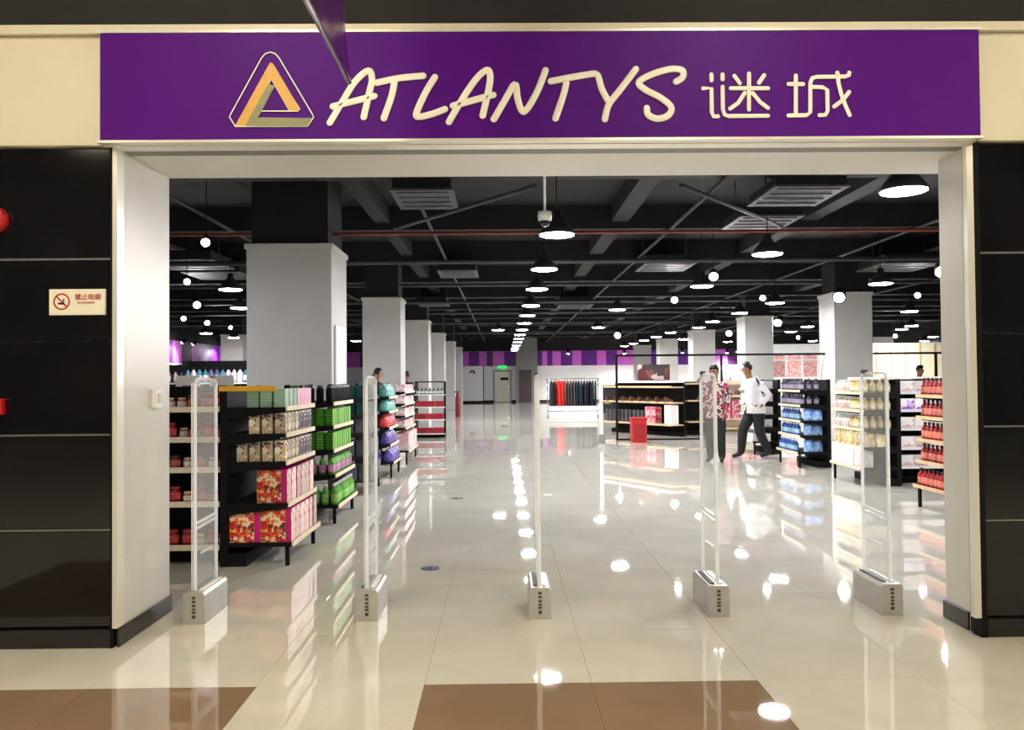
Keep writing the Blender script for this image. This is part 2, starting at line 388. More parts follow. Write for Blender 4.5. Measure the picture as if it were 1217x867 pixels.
pipe('sprinkler_pipe', (XL+.1, 12.05, 3.66), (XR-.1, 12.05, 3.66), .026, M_red_pipe, 'orange-red sprinkler pipe running crosswise under the dark ceiling')
for x0, z in ((-4.6, 4.04), (-1.2, 4.04), (2.9, 4.04), (7.2, 4.04), (11.5, 4.04)):
    pipe('cable_pipe', (x0, 5.4, z), (x0, YB-.2, z), .03, M_pipe, 'thin grey pipe running lengthwise below the dark ceiling', 'lengthwise ceiling pipes')
for (a, b) in (((-.9, 7.6, 3.95), (.6, 5.5, 3.95)), ((1.2, 5.5, 3.95), (3.1, 7.8, 3.95)), ((4.6, 6.0, 3.95), (3.2, 8.4, 3.95)), ((-1.6, 12.02, 3.72), (.4, 9.4, 3.72)), ((2.1, 9.4, 3.72), (4.2, 12.02, 3.72)), ((-3.4, 8.5, 3.95), (-2.4, 5.6, 3.95))):
    pipe('slanted_pipe', a, b, .028, M_pipe, 'slanting grey branch pipe joining the crosswise ceiling conduits', 'slanting ceiling pipes')
def duct(px, py, z, w, l, label):
    p = onZ(px, py, z); t = thing('air_duct', label, 'air duct', (p.x, p.y, z), 0, 'ceiling air ducts')
    part('duct_body', B(-w/2, w/2, -l/2, l/2, .03, 4.0-z, bev=.01), M_beam, t)
    for sx in (-1, 1): part('hanger_rod', MB().tube([(sx*w*.45, 0, 4.0-z), (sx*w*.45, 0, ZC-z)], .008, 6), M_pipe, t)
    part('diffuser_panel', B(-w/2-.03, w/2+.03, -l/2-.03, l/2+.03, 0, .03), M_duct, t)
    for k in range(4): part('grille_slat', B(-w/2+.05, w/2-.05, -l/2+l*(k+.3)/4, -l/2+l*(k+.42)/4, -.012, 0), M_pipe, t)
for px, py, z, w, l in ((506, 238, 3.85, .75, 1.1), (545, 326, 3.8, .8, 1.2), (515, 362, 3.8, .9, 1.4), (946, 234, 3.85, .9, 1.1), (905, 265, 3.85, .9, 1.0), (790, 318, 3.8, 1.0, 1.2), (683, 364, 3.75, 1.0, 1.3), (1068, 318, 3.8, 1.2, 1.3), (225, 315, 3.8, 1.3, 1.3), (262, 328, 3.8, 1.2, 1.2)):
    duct(px, py, z, w, l, 'boxy dark air duct with a paler grille panel underneath')
cr = thing('cctv_camera', 'white dome security camera on a drop rod inside the entrance', 'camera', tuple(onY(647.5, 262, 7.0)))
part('drop_rod', MB().tube([(0, 0, .06), (0, 0, ZC-cr.location.z)], .011, 8), M_white, cr)
part('housing', MB().lathe([(.03, .08), (.058, .075), (.062, .04), (.058, 0), (.05, -.004)], 18), M_white, cr)
part('dome', MB().lathe([(.046, -.004), (.044, -.025), (.034, -.042), (.016, -.052), (.002, -.054)], 16), mat('dome_smoke', (40, 40, 44), .1), cr)

# pendant lamps
ZP = 3.20
def pend_meshes():
    sh = MB().lathe([(.215, .0), (.22, .012), (.17, .09), (.10, .17), (.06, .22), (.055, .29), (.03, .30)], 20)
    df = MB().lathe([(.20, .004), (.205, -.006), (.15, -.018), (.004, -.022)], 20)
    cd = MB().tube([(0, 0, .29), (0, 0, ZC-ZP)], .008, 6)
    return sh.mesh('shade', M_shade), df.mesh('diffuser', M_lens), cd.mesh('cord', M_black)
pm = pend_meshes()
def pendant(x, y, label, group, end=''):
    t = thing('pendant_lamp'+end, label, 'lamp', (x, y, ZP), 0, group)
    obj('lamp_shade', pm[0], t); obj('diffuser'+end, pm[1], t); obj('cord', pm[2], t)
for k, y in enumerate((9.7, 12.72, 15.5, 18.9, 21.8, 24.75, 27.9, 31, 33.9, 37, 40.3, 43.7, 47)):
    pendant(.66, y, 'dark domed pendant lamp in the long central row over the aisle', 'pendant lamps over the central aisle')
for p in ((1074,227),(912,302),(834,340)): q = onZ(*p, ZP); pendant(q.x, q.y, 'dark domed pendant lamp in front of the row of bottle gondolas', 'pendant lamps beside the bottle gondolas')
for p in ((1046.6,337),(921,360),(879,372),(1081,370),(847,382),(830.6,389),(960,388),(940,394),(1072,391),(1083.5,387),(1109,400),(797,395),(780,400),(812,403),(733.7,368),(711,389)):
    q = onZ(*p, ZP); pendant(q.x, q.y, 'dark domed pendant lamp above the clothing and shoe area', 'pendant lamps over the clothing area')
for p in ((765.6,404.4),(752.8,408),(742,411),(864.8,406),(966,405),(941,409),(920,412),(1098.5,405)):
    q = onZ(*p, ZP); pendant(q.x, q.y, 'dark domed pendant lamp deep in the store near the striped far wall', 'pendant lamps near the far wall')
pendant(-.16, 27.9, 'single dark domed pendant lamp just beside the long central row', 'lone pendant')
for p in ((274,344),(285,366),(245,396),(278,401),(423,405)):
    q = onZ(*p, ZP); pendant(q.x, q.y, 'dark domed pendant lamp beyond the broad grey column', 'pendant lamps beyond the grey column')
for x, y, side in ((-5.1, 9.2, 'column_side'), (7.08, 9.0, 'bottle_side')):
    pendant(x, y, 'dark domed pendant lamp behind the entrance wall on the %s' % side.replace('_', ' '), None, '_%s_offscreen' % side)

# spotlights on stems
sb = MB().lathe([(.035, -.10), (.055, -.09), (.062, .10), (.066, .10), (.066, .11)], 14).mesh('can', M_black)
sl = MB().lathe([(.055, .104), (.05, .112), (.003, .114)], 14).mesh('lens', M_spot)
def spot(px, py, z, aim, label, group, r=1.0, watt=0, cone=75):
    q = onZ(px, py, z) if py is not None else Vector((*px, z)); t = thing('track_spotlight', label, 'spotlight', tuple(q), 0, group)
    dirv = (Vector(aim)-q).normalized(); rot = Vector((0, 0, 1)).rotation_difference(dirv).to_euler()
    a = obj('can', sb, t); a.rotation_euler = rot; a.scale = (r, r, r)
    b = obj('lens', sl, t); b.rotation_euler = rot; b.scale = (r, r, r)
    part('stem', MB().tube([(0, 0, .03), (0, 0, ZC-z)], .008, 6), M_black, t)
    if watt:
        ld = bpy.data.lights.new('beam', 'SPOT'); ld.energy = watt; ld.spot_size = math.radians(cone); ld.spot_blend = .6; ld.shadow_soft_size = .06; ld.color = (1, .97, .94)
        lo = bpy.data.objects.new('beam', ld); COL.objects.link(lo); lo.parent = t; lo.location = dirv*.13*r; lo.rotation_euler = Vector((0, 0, -1)).rotation_difference(dirv).to_euler()
G1 = 'spotlights beyond the grey column'; G2 = 'spotlights over the bottle and shoe shelves'
for px, py, r in ((233,360,1.5),(245,286,1.0),(222,333,1.0),(217,377,1.2),(245,382,1.3),(273,388,1.0)):
    q = onZ(px, py, 3.3); spot(px, py, 3.3, (q.x*.55, q.y-6, .8), 'black can spotlight with glaring lens beyond the broad grey column', G1, r)
for px, py, r in ((735,396,2.0),(848,326,1.2),(802,354,1.2),(998,350,1.9),(926,381,1.9),(1118,320,1.5),(868,394,1.8),(950,400,1.2),(1066,398,1.4),(907,352,1.0),(1091,349,1.0)):
    q = onZ(px, py, 3.3); spot(px, py, 3.3, (q.x*.6, q.y-6, .8), 'black can spotlight with glaring lens above the bottle and shoe shelves', G2, r*1.15, 70)

for px, py in ((675,417),(742,417),(811,416),(864,416.6),(876,415)):
    q = onZ(px, py, 3.3); spot(px, py, 3.3, (q.x, q.y-.8, 0), 'black can spotlight hanging close to the striped far wall', 'spotlights at the far wall', 1.5, 480, 150)
for px, py in ((219,405),(231.7,407),(276.8,412.7)):
    q = onZ(px, py, 3.3); spot(px, py, 3.3, (XL, q.y-.5, 2.2), 'black can spotlight lighting the striped side wall', 'spotlights at the side wall', 1.2, 160, 110)
# concourse downlights in the ceiling over the visitor
dl = MB().lathe([(.26, .0), (.26, -.015), (.22, -.02)], 20).mesh('bezel', M_white)
dd = MB().lathe([(.215, -.016), (.2, -.022), (.003, -.024)], 20).mesh('diffuser', M_mall)
for x, nx in ((-5.2, 'outer_left'), (-1.75, 'inner_left'), (1.75, 'inner_right'), (5.2, 'outer_right')):
    for y, ny in ((-1.2, 'rear'), (.7, 'middle'), (2.5, 'front')):
        end = '_%s_%s_offscreen' % (ny, nx)
        t = thing('ceiling_downlight'+end, 'round recessed downlight in the dark concourse ceiling', 'downlight', (x, y, 4.6), 0, 'concourse downlights')
        obj('bezel', dl, t); obj('diffuser'+end, dd, t)

# ------------------------------------------------------------------ store sign
sg = thing('store_sign', 'long purple store sign with cream brush lettering over the entrance', 'sign', (0, FY-.09, 0))
x0s, x1s = -2.193, 2.652
part('sign_panel', B(x0s, x1s, 0, .08, zs_bot, zs_top, bev=.004), M_purple, sg)
part('sign_edge', B(x0s-.012, x1s+.012, -.004, .08, zs_bot-.014, zs_bot), M_trim, sg)
part('sign_edge', B(x0s-.012, x1s+.012, -.004, .08, zs_top, zs_top+.014), M_trim, sg)
SY = FY-.09
def sp(px, py, dy=0.0):
    p = onY(px, py, SY); return Vector((p.x, dy, p.z))
def smooth(pts, n=6):
    if len(pts) < 3: return pts
    out = []; P = [pts[0]]+list(pts)+[pts[-1]]
    for i in range(1, len(P)-2):
        for k in range(n):
            t = k/n; a, b, c, d = P[i-1], P[i], P[i+1], P[i+2]
            out.append(tuple(.5*((2*b[j])+(-a[j]+c[j])*t+(2*a[j]-5*b[j]+4*c[j]-d[j])*t*t+(-a[j]+3*b[j]-3*c[j]+d[j])*t**3) for j in range(2)))
    out.append(tuple(pts[-1])); return out
def stroke(mb, pts, w, curve=True, mi=0):
    """a rounded raised stroke through pixel points measured on the sign face"""
    q = smooth(pts) if curve else pts
    q3 = [sp(*p, -.006) for p in q]; k = len(q3); r = w/2*SY/F
    t0 = (q3[0]-q3[1]).normalized(); t1 = (q3[-1]-q3[-2]).normalized()
    P, R = [], []
    for a in (80, 60, 40, 20): P.append(q3[0]+t0*r*math.sin(math.radians(a))); R.append(r*math.cos(math.radians(a)))
    P += q3; R += [r]*k
    for a in (20, 40, 60, 80): P.append(q3[-1]+t1*r*math.sin(math.radians(a))); R.append(r*math.cos(math.radians(a)))
    mb.tube(P, R, 10, mi, flat=(1, .22))
def z1(x, y): return (260+x/4.0567, 50+y/4.0567)
def z2(x, y): return (520+x/4.0567, 60+y/4.0567)
def z3(x, y): return (820+x/5.795, 70+y/5.795)
LET = [  # (strokes) of the eight latin letters
 (z1, [[(537,390),(600,285),(660,190),(722,140),(740,180),(728,240),(700,362)], [(552,312),(640,290),(750,262)]]),
 (z1, [[(764,198),(870,176),(985,165)], [(848,190),(835,260),(797,368)]]),
 (z1, [[(1042,172),(1000,240),(955,340),(965,362),(1030,348),(1090,325)]]),
 (z2, [[(56,345),(120,235),(190,135),(240,96),(254,135),(240,220),(218,315)], [(75,268),(160,245),(268,216)]]),
 (z2, [[(272,332),(320,250),(372,165),(385,230),(405,290),(430,285),(480,200),(520,98)]]),
 (z2, [[(547,150),(640,132),(735,116)], [(620,160),(605,220),(568,328)]]),
 (z2, [[(735,116),(770,120),(790,185),(820,242)], [(955,92),(880,190),(825,262),(806,332)]]),
 (z2, [[(1150,152),(1180,130),(1178,98),(1120,92),(1030,118),(970,155),(1000,190),(1075,230),(1125,275),(1110,315),(1060,330),(1015,312),(1008,280)]]),
]
for f_, strokes in LET:
    mb = MB()
    for s_ in strokes: stroke(mb, [f_(*p) for p in s_], 8.2)
    part('letter', mb, M_letter, sg)
CH = [
 [([(146,110),(146,150)],0), ([(88,205),(146,205),(148,370),(160,398),(190,398)],0), ([(222,110),(222,142)],0), ([(222,195),(224,350),(236,385),(262,396),(535,394)],0),
  ([(404,104),(404,350)],0), ([(280,205),(535,205)],0), ([(304,120),(340,170)],0), ([(508,116),(474,166)],0), ([(375,238),(330,305),(275,344)],0), ([(430,238),(480,300),(535,340)],0)],
 [([(726,118),(726,380)],0), ([(676,176),(775,176)],0), ([(676,392),(800,390),(826,370),(826,165),(840,134),(870,126),(1065,124),(1092,114),(1094,98)],0),
  ([(840,196),(910,198),(942,215),(945,360),(930,388),(890,390)],0), ([(1012,98),(1020,170),(1040,250),(1070,330),(1096,388)],0), ([(1092,230),(1050,285),(990,330)],0)],
]
for strokes in CH:
    mb = MB()
    for s_, c in strokes: stroke(mb, [z3(*p) for p in s_], 5.2, curve=False)
    part('chinese_character', mb, M_letter, sg)
# triangular emblem: outline, gold band, olive band
lg = obj('emblem', None, sg)
def poly(name, pts, m, d0, d1):
    q = [sp(*z1(*p)) for p in pts]
    part(name, MB().prism([(v.x, v.z) for v in q], 1, d0, d1), m, lg)
poly('gold_band', [(82,405),(250,100),(265,108),(392,325),(385,334),(340,330),(254,180),(130,405)], M_gold, -.008, -.001)
poly('olive_band', [(130,405),(240,205),(268,212),(188,368),(445,368),(430,408)], M_olive, -.010, -.001)
ol = MB()
def line(pts, w=3.2): stroke(ol, [z1(*p) for p in pts], w/2.2, curve=False)
line([(82,408),(53,362),(60,348),(208,78),(226,58),(250,50),(274,58),(292,78),(452,348),(459,362),(430,408),(82,408)])
line([(82,408),(250,102),(392,325),(385,334),(205,334)]); line([(128,406),(254,182),(340,328)])
line([(205,334),(268,214)]); line([(268,214),(188,368),(445,370)])
part('emblem_outline', ol, M_letter, lg)

# ------------------------------------------------------------------ text helper
def text_mesh(txt, size, m, ext=.001):
    cu = bpy.data.curves.new('t', 'FONT'); cu.body = txt; cu.size = size; cu.extrude = ext; cu.align_x = 'CENTER'; cu.align_y = 'CENTER'; cu.resolution_u = 2
    o = bpy.data.objects.new('t', cu); COL.objects.link(o)
    me = bpy.data.meshes.new_from_object(o.evaluated_get(bpy.context.evaluated_depsgraph_get())); bpy.data.objects.remove(o)
    me.transform(Matrix.Rotation(PI/2, 4, 'X')); me.materials.clear(); me.materials.append(m); return me
M_red = mat('print_red', (190, 30, 30), .5, noise=.03)
c = onY(93, 359, FY)
ns = thing('no_smoking_sign', 'white plastic no smoking sign with red lettering on black cladding', 'sign', (c.x, FY, c.z))
part('plate', B(-.155, .155, -.012, 0, -.072, .072, bev=.002), mat('plate_ivory', (252, 248, 228), .3, noise=.01), ns)
rg = MB(); rg.tube([(-.085+.042*math.cos(a*PI/12), -.013, .003+.042*math.sin(a*PI/12)) for a in range(25)], .0042, 6, flat=(1, .4))
rg.tube([(-.085-.03, -.013, .033), (-.085+.03, -.013, -.027)], .004, 6, flat=(1, .4)); part('prohibition_ring', rg, M_red, ns)
cg = MB(); cg.tube([(-.105, -.0135, -.008), (-.07, -.0135, -.008)], .005, 6, flat=(1, .3)); cg.tube([(-.072, -.0135, .0), (-.078, -.0135, .01), (-.07, -.0135, .02)], .003, 6, flat=(1, .3))
part('cigarette_symbol', cg, M_black, ns)
obj('lettering', text_mesh('禁止吸烟', .036, M_red), ns, (.06, -.0135, .026))
obj('lettering', text_mesh('NO SMOKING', .015, M_red), ns, (.05, -.0135, -.004))
# domed red disc and square red box at the edge of the cladding
c = onY(-3, 262, FY); ab = thing('red_disc', 'round red disc mounted high on the black cladding', 'alarm', (c.x, FY, c.z))
o = part('disc_dome', MB().lathe([(.07, 0), (.072, .03), (.06, .05), (.03, .06), (.004, .062)], 22), M_redp, ab); o.rotation_euler = (PI/2, 0, 0)
c = onY(0, 483, FY); cp = thing('square_red_box', 'small square red box mounted on black cladding beneath the disc', 'call point', (c.x, FY, c.z))
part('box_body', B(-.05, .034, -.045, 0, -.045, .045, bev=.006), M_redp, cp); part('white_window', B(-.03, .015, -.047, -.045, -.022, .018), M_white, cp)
# switch on the jamb
sw = thing('wall_switch', 'small white switch box on the white entrance jamb', 'switch', (FX0, 4.98, 1.36))
part('box_body', B(0, .03, -.045, .045, -.06, .06, bev=.004), M_white, sw); part('rocker', B(.03, .036, -.02, .02, -.03, .03), mat('rocker_grey', (200, 200, 200), .4), sw)

# hanging banner
bn = thing('hanging_banner', 'glossy purple banner with a silver bottom rod hanging before the store sign', 'banner', (-.695, 0, 0))
mb = MB(); n = 14; y0b, y1b, zb = 2.1, 3.65, 2.83
vs = []
for j in range(9):
    for i in range(n+1):
        y = y0b+(y1b-y0b)*i/n; z = zb+1.45*j/8
        vs.append((.012*math.sin(i*1.1+j*.8)+.008*math.sin(i*2.3-j*1.3), y, z))
k = len(vs); vs += [(v[0]+.003, v[1], v[2]) for v in vs]; w_ = n+1
fs = []
for j in range(8):
    for i in range(n):
        q = (j*w_+i, j*w_+i+1, (j+1)*w_+i+1, (j+1)*w_+i); fs.append(q); fs.append(tuple(k+t for t in q[::-1]))
mb.add(vs, fs, 0, True); part('banner_cloth', mb, mat('banner_vinyl', (88, 40, 112), .18, spec=.8, noise=.1, scale=3), bn)
part('bottom_rod', MB().tube([(0, y0b, zb-.008), (0, y1b+.03, zb-.008)], .013, 10), M_chrome, bn)
part('top_rod', MB().tube([(0, y0b, zb+1.46), (0, y1b+.03, zb+1.46)], .013, 10), M_chrome, bn)
for y in (2.35, 3.4): part('cord', MB().tube([(0, y, zb+1.46), (0, y, 4.6)], .004, 6), M_white, bn)

# ------------------------------------------------------------------ security pedestals
def pedestal_meshes():
    b = MB().prism([(-.066, 0), (.066, 0), (.066, .172), (.054, .19), (-.054, .19), (-.066, .172)], 1, 0, .40)
    g = MB().box(-.040, -.012, .05, .37, .19, .197); g2 = MB().box(.014, .040, .05, .37, .19, .197)
    slot = MB()
    for k, (z, h) in enumerate(((.035, .018), (.065, .012), (.085, .010), (.105, .012), (.13, .012), (.152, .014))): slot.box(-.010, .010, -.004, 0, z, z+h)
    pan = MB().box(-.005, .005, .03, .375, .195, 1.47)
    ed = MB(); ed.box(-.009, .009, .018, .03, .195, 1.45); ed.box(-.009, .009, .375, .387, .195, 1.45)
    ed.tube([(0, .024, 1.44), (0, .045, 1.472), (0, .08, 1.478), (0, .33, 1.478), (0, .362, 1.47), (0, .381, 1.44)], .009, 6)
    cb = MB()
    for z in (.56, .59): cb.prism([(.03, z), (.375, z+.012), (.375, z+.026), (.03, z+.014)], 0, -.007, .007)
    st = MB().box(-.007, .007, .12, .30, .40, .408)
    wire = MB().box(-.016, -.012, .005, .018, .195, 1.45)
    cap = MB().box(-.012, .012, .30, .355, 1.478, 1.50)
    return [('base', b.mesh('base', M_silver)), ('vent_strip', g.mesh('vent', M_rub)), ('vent_strip', g2.mesh('vent', M_white)), ('status_slot', slot.mesh('slot', M_rub)),
            ('acrylic_panel', pan.mesh('pan', M_acr)), ('edge_strip', ed.mesh('edge', M_edge)), ('cross_strip', cb.mesh('cross', M_edge)), ('cross_strip', st.mesh('cross', M_edge)), ('wire_strip', wire.mesh('wire', M_edge)), ('top_cap', cap.mesh('cap', M_rub))]
PM = pedestal_meshes()
ped_lab = ['clear acrylic security gate pedestal standing beside the long white jamb', 'clear acrylic security gate pedestal between the jamb one and the central one',
  'central clear acrylic security gate pedestal in line with the aisle lamps', 'clear acrylic security gate pedestal in front of the person in dark trousers', 'clear acrylic security gate pedestal beside the jamb next to the bottle gondolas']
for (x, y), lb in zip(((-1.875, 4.91), (-.838, 4.925), (.212, 4.93), (1.30, 4.925), (2.36, 4.925)), ped_lab):
    t = thing('security_pedestal', lb, 'security gate', (x, y, 0), 0, 'security gate pedestals across the entrance')
    for nm, me in PM: obj(nm, me, t)

# floor sockets
for px, py, lb in ((512, 675, 'round dark floor socket cover just inside the entrance'), (543, 592, 'round dark floor socket cover further along the glossy aisle')):
    q = onZ(px, py); t = thing('floor_socket', lb, 'floor socket', tuple(q))
    part('ring', MB().lathe([(.078, 0), (.076, .003), (.06, .004)], 20), M_rub, t); part('lid', MB().lathe([(.025, .004), (.02, .006), (.003, .006)], 12), M_chrome, t)

# ------------------------------------------------------------------ shelving units and merchandise
# unit frame: local x = depth from the spine (0) to the front, local y = along the unit (0..L)
def unit(name, label, cat, loc, rz, L, shelves, Hh=1.42, body=M_black, board=M_black, strip=M_strip, legs=True, group=None, back=True, top_mat=None, sides=False, strip_h=.038):
    t = thing(name, label, cat, loc, rz, group)
    if back: part('back_panel', B(-.03, 0, .02, L-.02, .04, Hh), body, t)
    for y in (0, L-.04): part('upright', B(-.045, .012, y, y+.04, 0, Hh+.005, bev=.003), body, t)
    part('plinth', B(-.03, .16, .01, L-.01, 0, .10), body, t)
    if sides:
        for y in (0, L-.02): part('side_panel', B(.012, shelves[0][1], y, y+.02, 0, Hh), body, t)
    for i, (z, d) in enumerate(shelves):
        s = part('shelf', B(0.012, d, .0, L, z-.03, z), board, t)
        part('price_strip', B(d, d+.012, 0, L, z-.03, z-.03+strip_h), strip, s)
        if i > 0:
            for y in (.005, L-.02): part('bracket', MB().prism([(.0, z-.03), (d*.9, z-.03), (d*.9, z-.045), (.02, z-.09)], 1, y, y+.012), body, s)
    if legs:
        d = shelves[0][1]
        for y in (.03, L-.06): part('leg', B(d-.06, d-.03, y, y+.03, 0, shelves[0][0]-.03), body, t)
    if top_mat: part('top_strip', B(-.05, shelves[-1][1]*.5 if Hh < 1.5 else .1, -.012, L, Hh+.005, Hh+.035), top_mat, t)
    t['_L'] = L
    return t
class Pr:
    """a kind of merchandise: root mesh plus optional child meshes, footprint dx,dy and height"""
    def __init__(s, name, cat, mesh, dx, dy, h, kids=()): s.name, s.cat, s.mesh, s.dx, s.dy, s.h, s.kids = name, cat, mesh, dx, dy, h, kids
def drop(u, pr, x, y, z, label, group, rz=0):
    c, s = math.cos(u.rotation_euler.z), math.sin(u.rotation_euler.z); l = u.location
    o = obj(pr.name, pr.mesh, None, (l.x+c*x-s*y, l.y+s*x+c*y, l.z+z), u.rotation_euler.z+rz); tag(o, label, pr.cat, group)
    for nm, me in pr.kids: obj(nm, me, o)
    return o
def row(u, z, d, prs, label, group, near='y0', gap=.012, y0=.03, y1=None, deep=3, jit=.004, rz=0, back=.02, split=None, fill=1.0):
    """line of merchandise along the shelf front, and across its visible end"""
    L = u['_L']; y1 = y1 or L-.03
    if not isinstance(prs, (list, tuple)): prs = [prs]
    pr = prs[0]; y = y0; i = 0; n = max(1, int((y1-y0+gap)//(pr.dy+gap))); pitch = (y1-y0)/n
    for i in range(n):
        frac = i/max(1, n-1); fr = frac if near == 'y0' else 1-frac
        q = prs[min(len(prs)-1, int(fr*len(prs)))]
        lb = label[min(len(label)-1, int(fr*len(label)))] if isinstance(label, (list, tuple)) else label
        cnt = deep if (near == 'y0' and i == 0) or (near == 'y1' and i == n-1) else 1
        if near is None: cnt = 1
        for k in range(cnt):
            x = d-.012-q.dx/2-k*(q.dx+gap*1.6)
            if x-q.dx/2 < back: break
            drop(u, q, x+random.uniform(-jit, 0), y0+pitch*(i+.5)+random.uniform(-jit, jit)*.3, z, lb, group, rz+random.uniform(-.03, .03))
# --- merchandise prototypes
def boxpr(name, cat, dx, dy, h, mats, faces=None):
    return Pr(name, cat, B(-dx/2, dx/2, -dy/2, dy/2, 0, h, faces=faces or [0]*6).mesh(name, mats), dx, dy, h)
def bottle(name, cat, r, h, mb, ml, mc, n=10, shoulder=.62, neck=.38):
    p = [(r*.92, 0), (r, .01), (r, h*.14), (r, h*.5), (r, h*shoulder), (r*neck, h*.82), (r*neck, h*.87), (r*neck*1.15, h*.87), (r*neck*1.1, h)]
    return Pr(name, cat, MB().lathe(p, n, mids=[0, 0, 1, 0, 0, 0, 2, 2]).mesh(name, [mb, ml, mc]), 2*r, 2*r, h)
def jar(name, r, h, mb, ml, mc):
    body = MB().lathe([(r*.9, 0), (r, .008), (r, h*.2), (r, h*.65), (r*.96, h*.8), (r*.8, h*.86)], 12, mids=[0, 0, 1, 0, 0]).mesh(name, [mb, ml])
    lid = MB().lathe([(r*.86, h*.86), (r*.88, h*.88), (r*.86, h), (r*.7, h*1.005)], 12).mesh('lid', mc)
    return Pr(name, 'jar', body, 2*r, 2*r, h, (('lid', lid),))
def pouch(name, cat, dx, dy, h, m):
    mb = MB(); vs = []
    for z, sx in ((0, 1), (.12, 1), (.5, .92), (.85, .45), (.93, .12), (1, .1)):
        for a, b in ((-1, -1), (-.4, -1), (.4, -1), (1, -1), (1, 1), (.4, 1), (-.4, 1), (-1, 1)):
            bul = 1 if abs(a) < .5 else .55
            vs.append((b*dx/2*sx*bul, a*dy/2*(1-.06*z), h*z))
    fs = [list(range(8))[::-1], list(range(40, 48))]
    for j in range(5):
        for i in range(8): fs.append((j*8+i, j*8+(i+1) % 8, (j+1)*8+(i+1) % 8, (j+1)*8+i))
    mb.add(vs, fs, 0, True); return Pr(name, cat, mb.mesh(name, m), dx, dy, h)
PROD[0] = .35
A_gift = art('gift_art', [(214,40,36),(236,120,30),(200,24,60),(246,196,60),(224,60,40),(250,226,190),(90,60,50)], 21)
A_giftside = art('gift_side', [(255,240,236),(250,214,206),(255,250,244),(236,110,150),(255,232,206)], 16)
M_mag = mat('magenta_card', (206, 20, 126), .4, noise=.05)
P_gift = Pr('gift_box', 'box', None, .24, .13, .262)
g = MB(); w, dy, h = .12, .065, .262
g.box(-w, w, -dy, dy, 0, h, faces=[1, 1, 2, 2, 2, 2])
g.f = [f for i, f in enumerate(g.f) if i not in (2,)]; g.m = [2 and m for i, m in enumerate(g.m) if i not in (2,)]; g.sm = g.sm[:-1]
g.add([(-w, -dy, 0), (w*.62, -dy, 0), (w*.62, -dy, h), (-w, -dy, h)], [(0, 1, 2, 3)], 0)
g.add([(w*.62, -dy, 0), (w, -dy, 0), (w, -dy, h), (w*.62, -dy, h)], [(0, 1, 2, 3)], 2)
P_gift.mesh = g.mesh('gift_box', [A_gift, A_giftside, M_mag])
P_gift2 = Pr('gift_box', 'box', P_gift.mesh, .215, .13, .262)
P_pale = boxpr('tea_box', 'box', .088, .11, .145, [art('tea_art', [(150,190,160),(190,214,190),(226,226,214),(120,160,140)], 18, kind='bands'), mat('tea_green', (176, 200, 176), .5, noise=.1)], [0, 0, 0, 0, 1, 1])
P_pink = boxpr('tea_box', 'box', .088, .11, .145, [mat('box_pink', (240, 176, 200), .5, noise=.12, scale=30)])
P_cream = boxpr('biscuit_box', 'box', .082, .10, .165, [art('bis_art', [(240,230,206),(214,190,150),(150,110,80),(248,240,220),(96,70,50)], 22), M_black], [0, 0, 0, 0, 0, 0])
P_plum = boxpr('biscuit_box', 'box', .082, .10, .165, [art('plum_art', [(60,40,60),(240,236,236),(90,60,90),(40,30,40)], 24)])
G_a = art('green_art', [(88,176,40),(60,150,30),(140,206,70),(40,110,30)], 12, kind='bands')
P_green = boxpr('care_box', 'box', .075, .10, .175, [G_a, mat('care_green', (110, 190, 50), .4, noise=.08)], [1, 1, 0, 0, 1, 1])
P_blackcan = Pr('black_canister', 'canister', MB().lathe([(.036, 0), (.038, .005), (.038, .13), (.03, .15), (.03, .175), (.026, .178)], 12, mids=[0, 0, 0, 1, 1]).mesh('black_canister', [M_black, mat('can_cap', (70, 70, 74), .3)]), .078, .078, .178)
P_gbot = bottle('care_bottle', 'bottle', .037, .20, mat('bot_green', (90, 180, 50), .3, noise=.08), mat('bot_lilac', (220, 150, 200), .4, noise=.2, scale=30), mat('bot_dark', (40, 80, 40), .3))
P_gbot2 = bottle('care_bottle', 'bottle', .037, .215, mat('bot_green'  , (0,0,0)), mat('bot_mint', (150, 210, 110), .4, noise=.2, scale=30), M_white)
P_jam = jar('jam_jar', .041, .105, mat('jam_red', (120, 26, 26), .2, noise=.3, scale=20), mat('jam_label', (226, 120, 90), .5, noise=.3, scale=30), mat('jam_lid', (60, 40, 40), .3))
P_jam2 = jar('jam_jar', .045, .125, mat('jam_red', (0,0,0)), mat('jam_label2', (220, 70, 60), .5, noise=.3, scale=30), mat('jam_lid2', (176, 40, 50), .3))
P_honey = jar('honey_jar', .036, .085, mat('honey', (176, 130, 70), .2, noise=.2, scale=20), mat('honey_label', (236, 230, 220), .5, noise=.1, scale=30), mat('honey_lid', (214, 200, 170), .3))
def bag(name, c, c2): return pouch(name, 'bag', .16, .20, .20, mat('bag_'+str(c[0])+'_'+str(c[1]), c, .35, c2=c2, scale=18))
P_teal = bag('snack_bag', (60, 150, 140), (120, 200, 186)); P_redb = bag('snack_bag', (190, 30, 50), (226, 80, 80)); P_viol = bag('snack_bag', (70, 50, 140), (120, 100, 190))
P_pinkb = boxpr('tissue_pack', 'pack', .16, .20, .125, [art('tissue_art', [(246,190,196),(250,214,214),(236,160,176),(252,236,232)], 14)])
P_pinkbig = boxpr('tissue_pack', 'pack', .22, .26, .30, [art('tissue_art', [])])
P_wine = bottle('drink_bottle', 'bottle', .038, .19, mat('drink_red', (150, 40, 44), .25, noise=.3, scale=20), mat('drink_label', (222, 130, 110), .5, noise=.4, scale=30), mat('drink_cap', (60, 30, 34), .3))
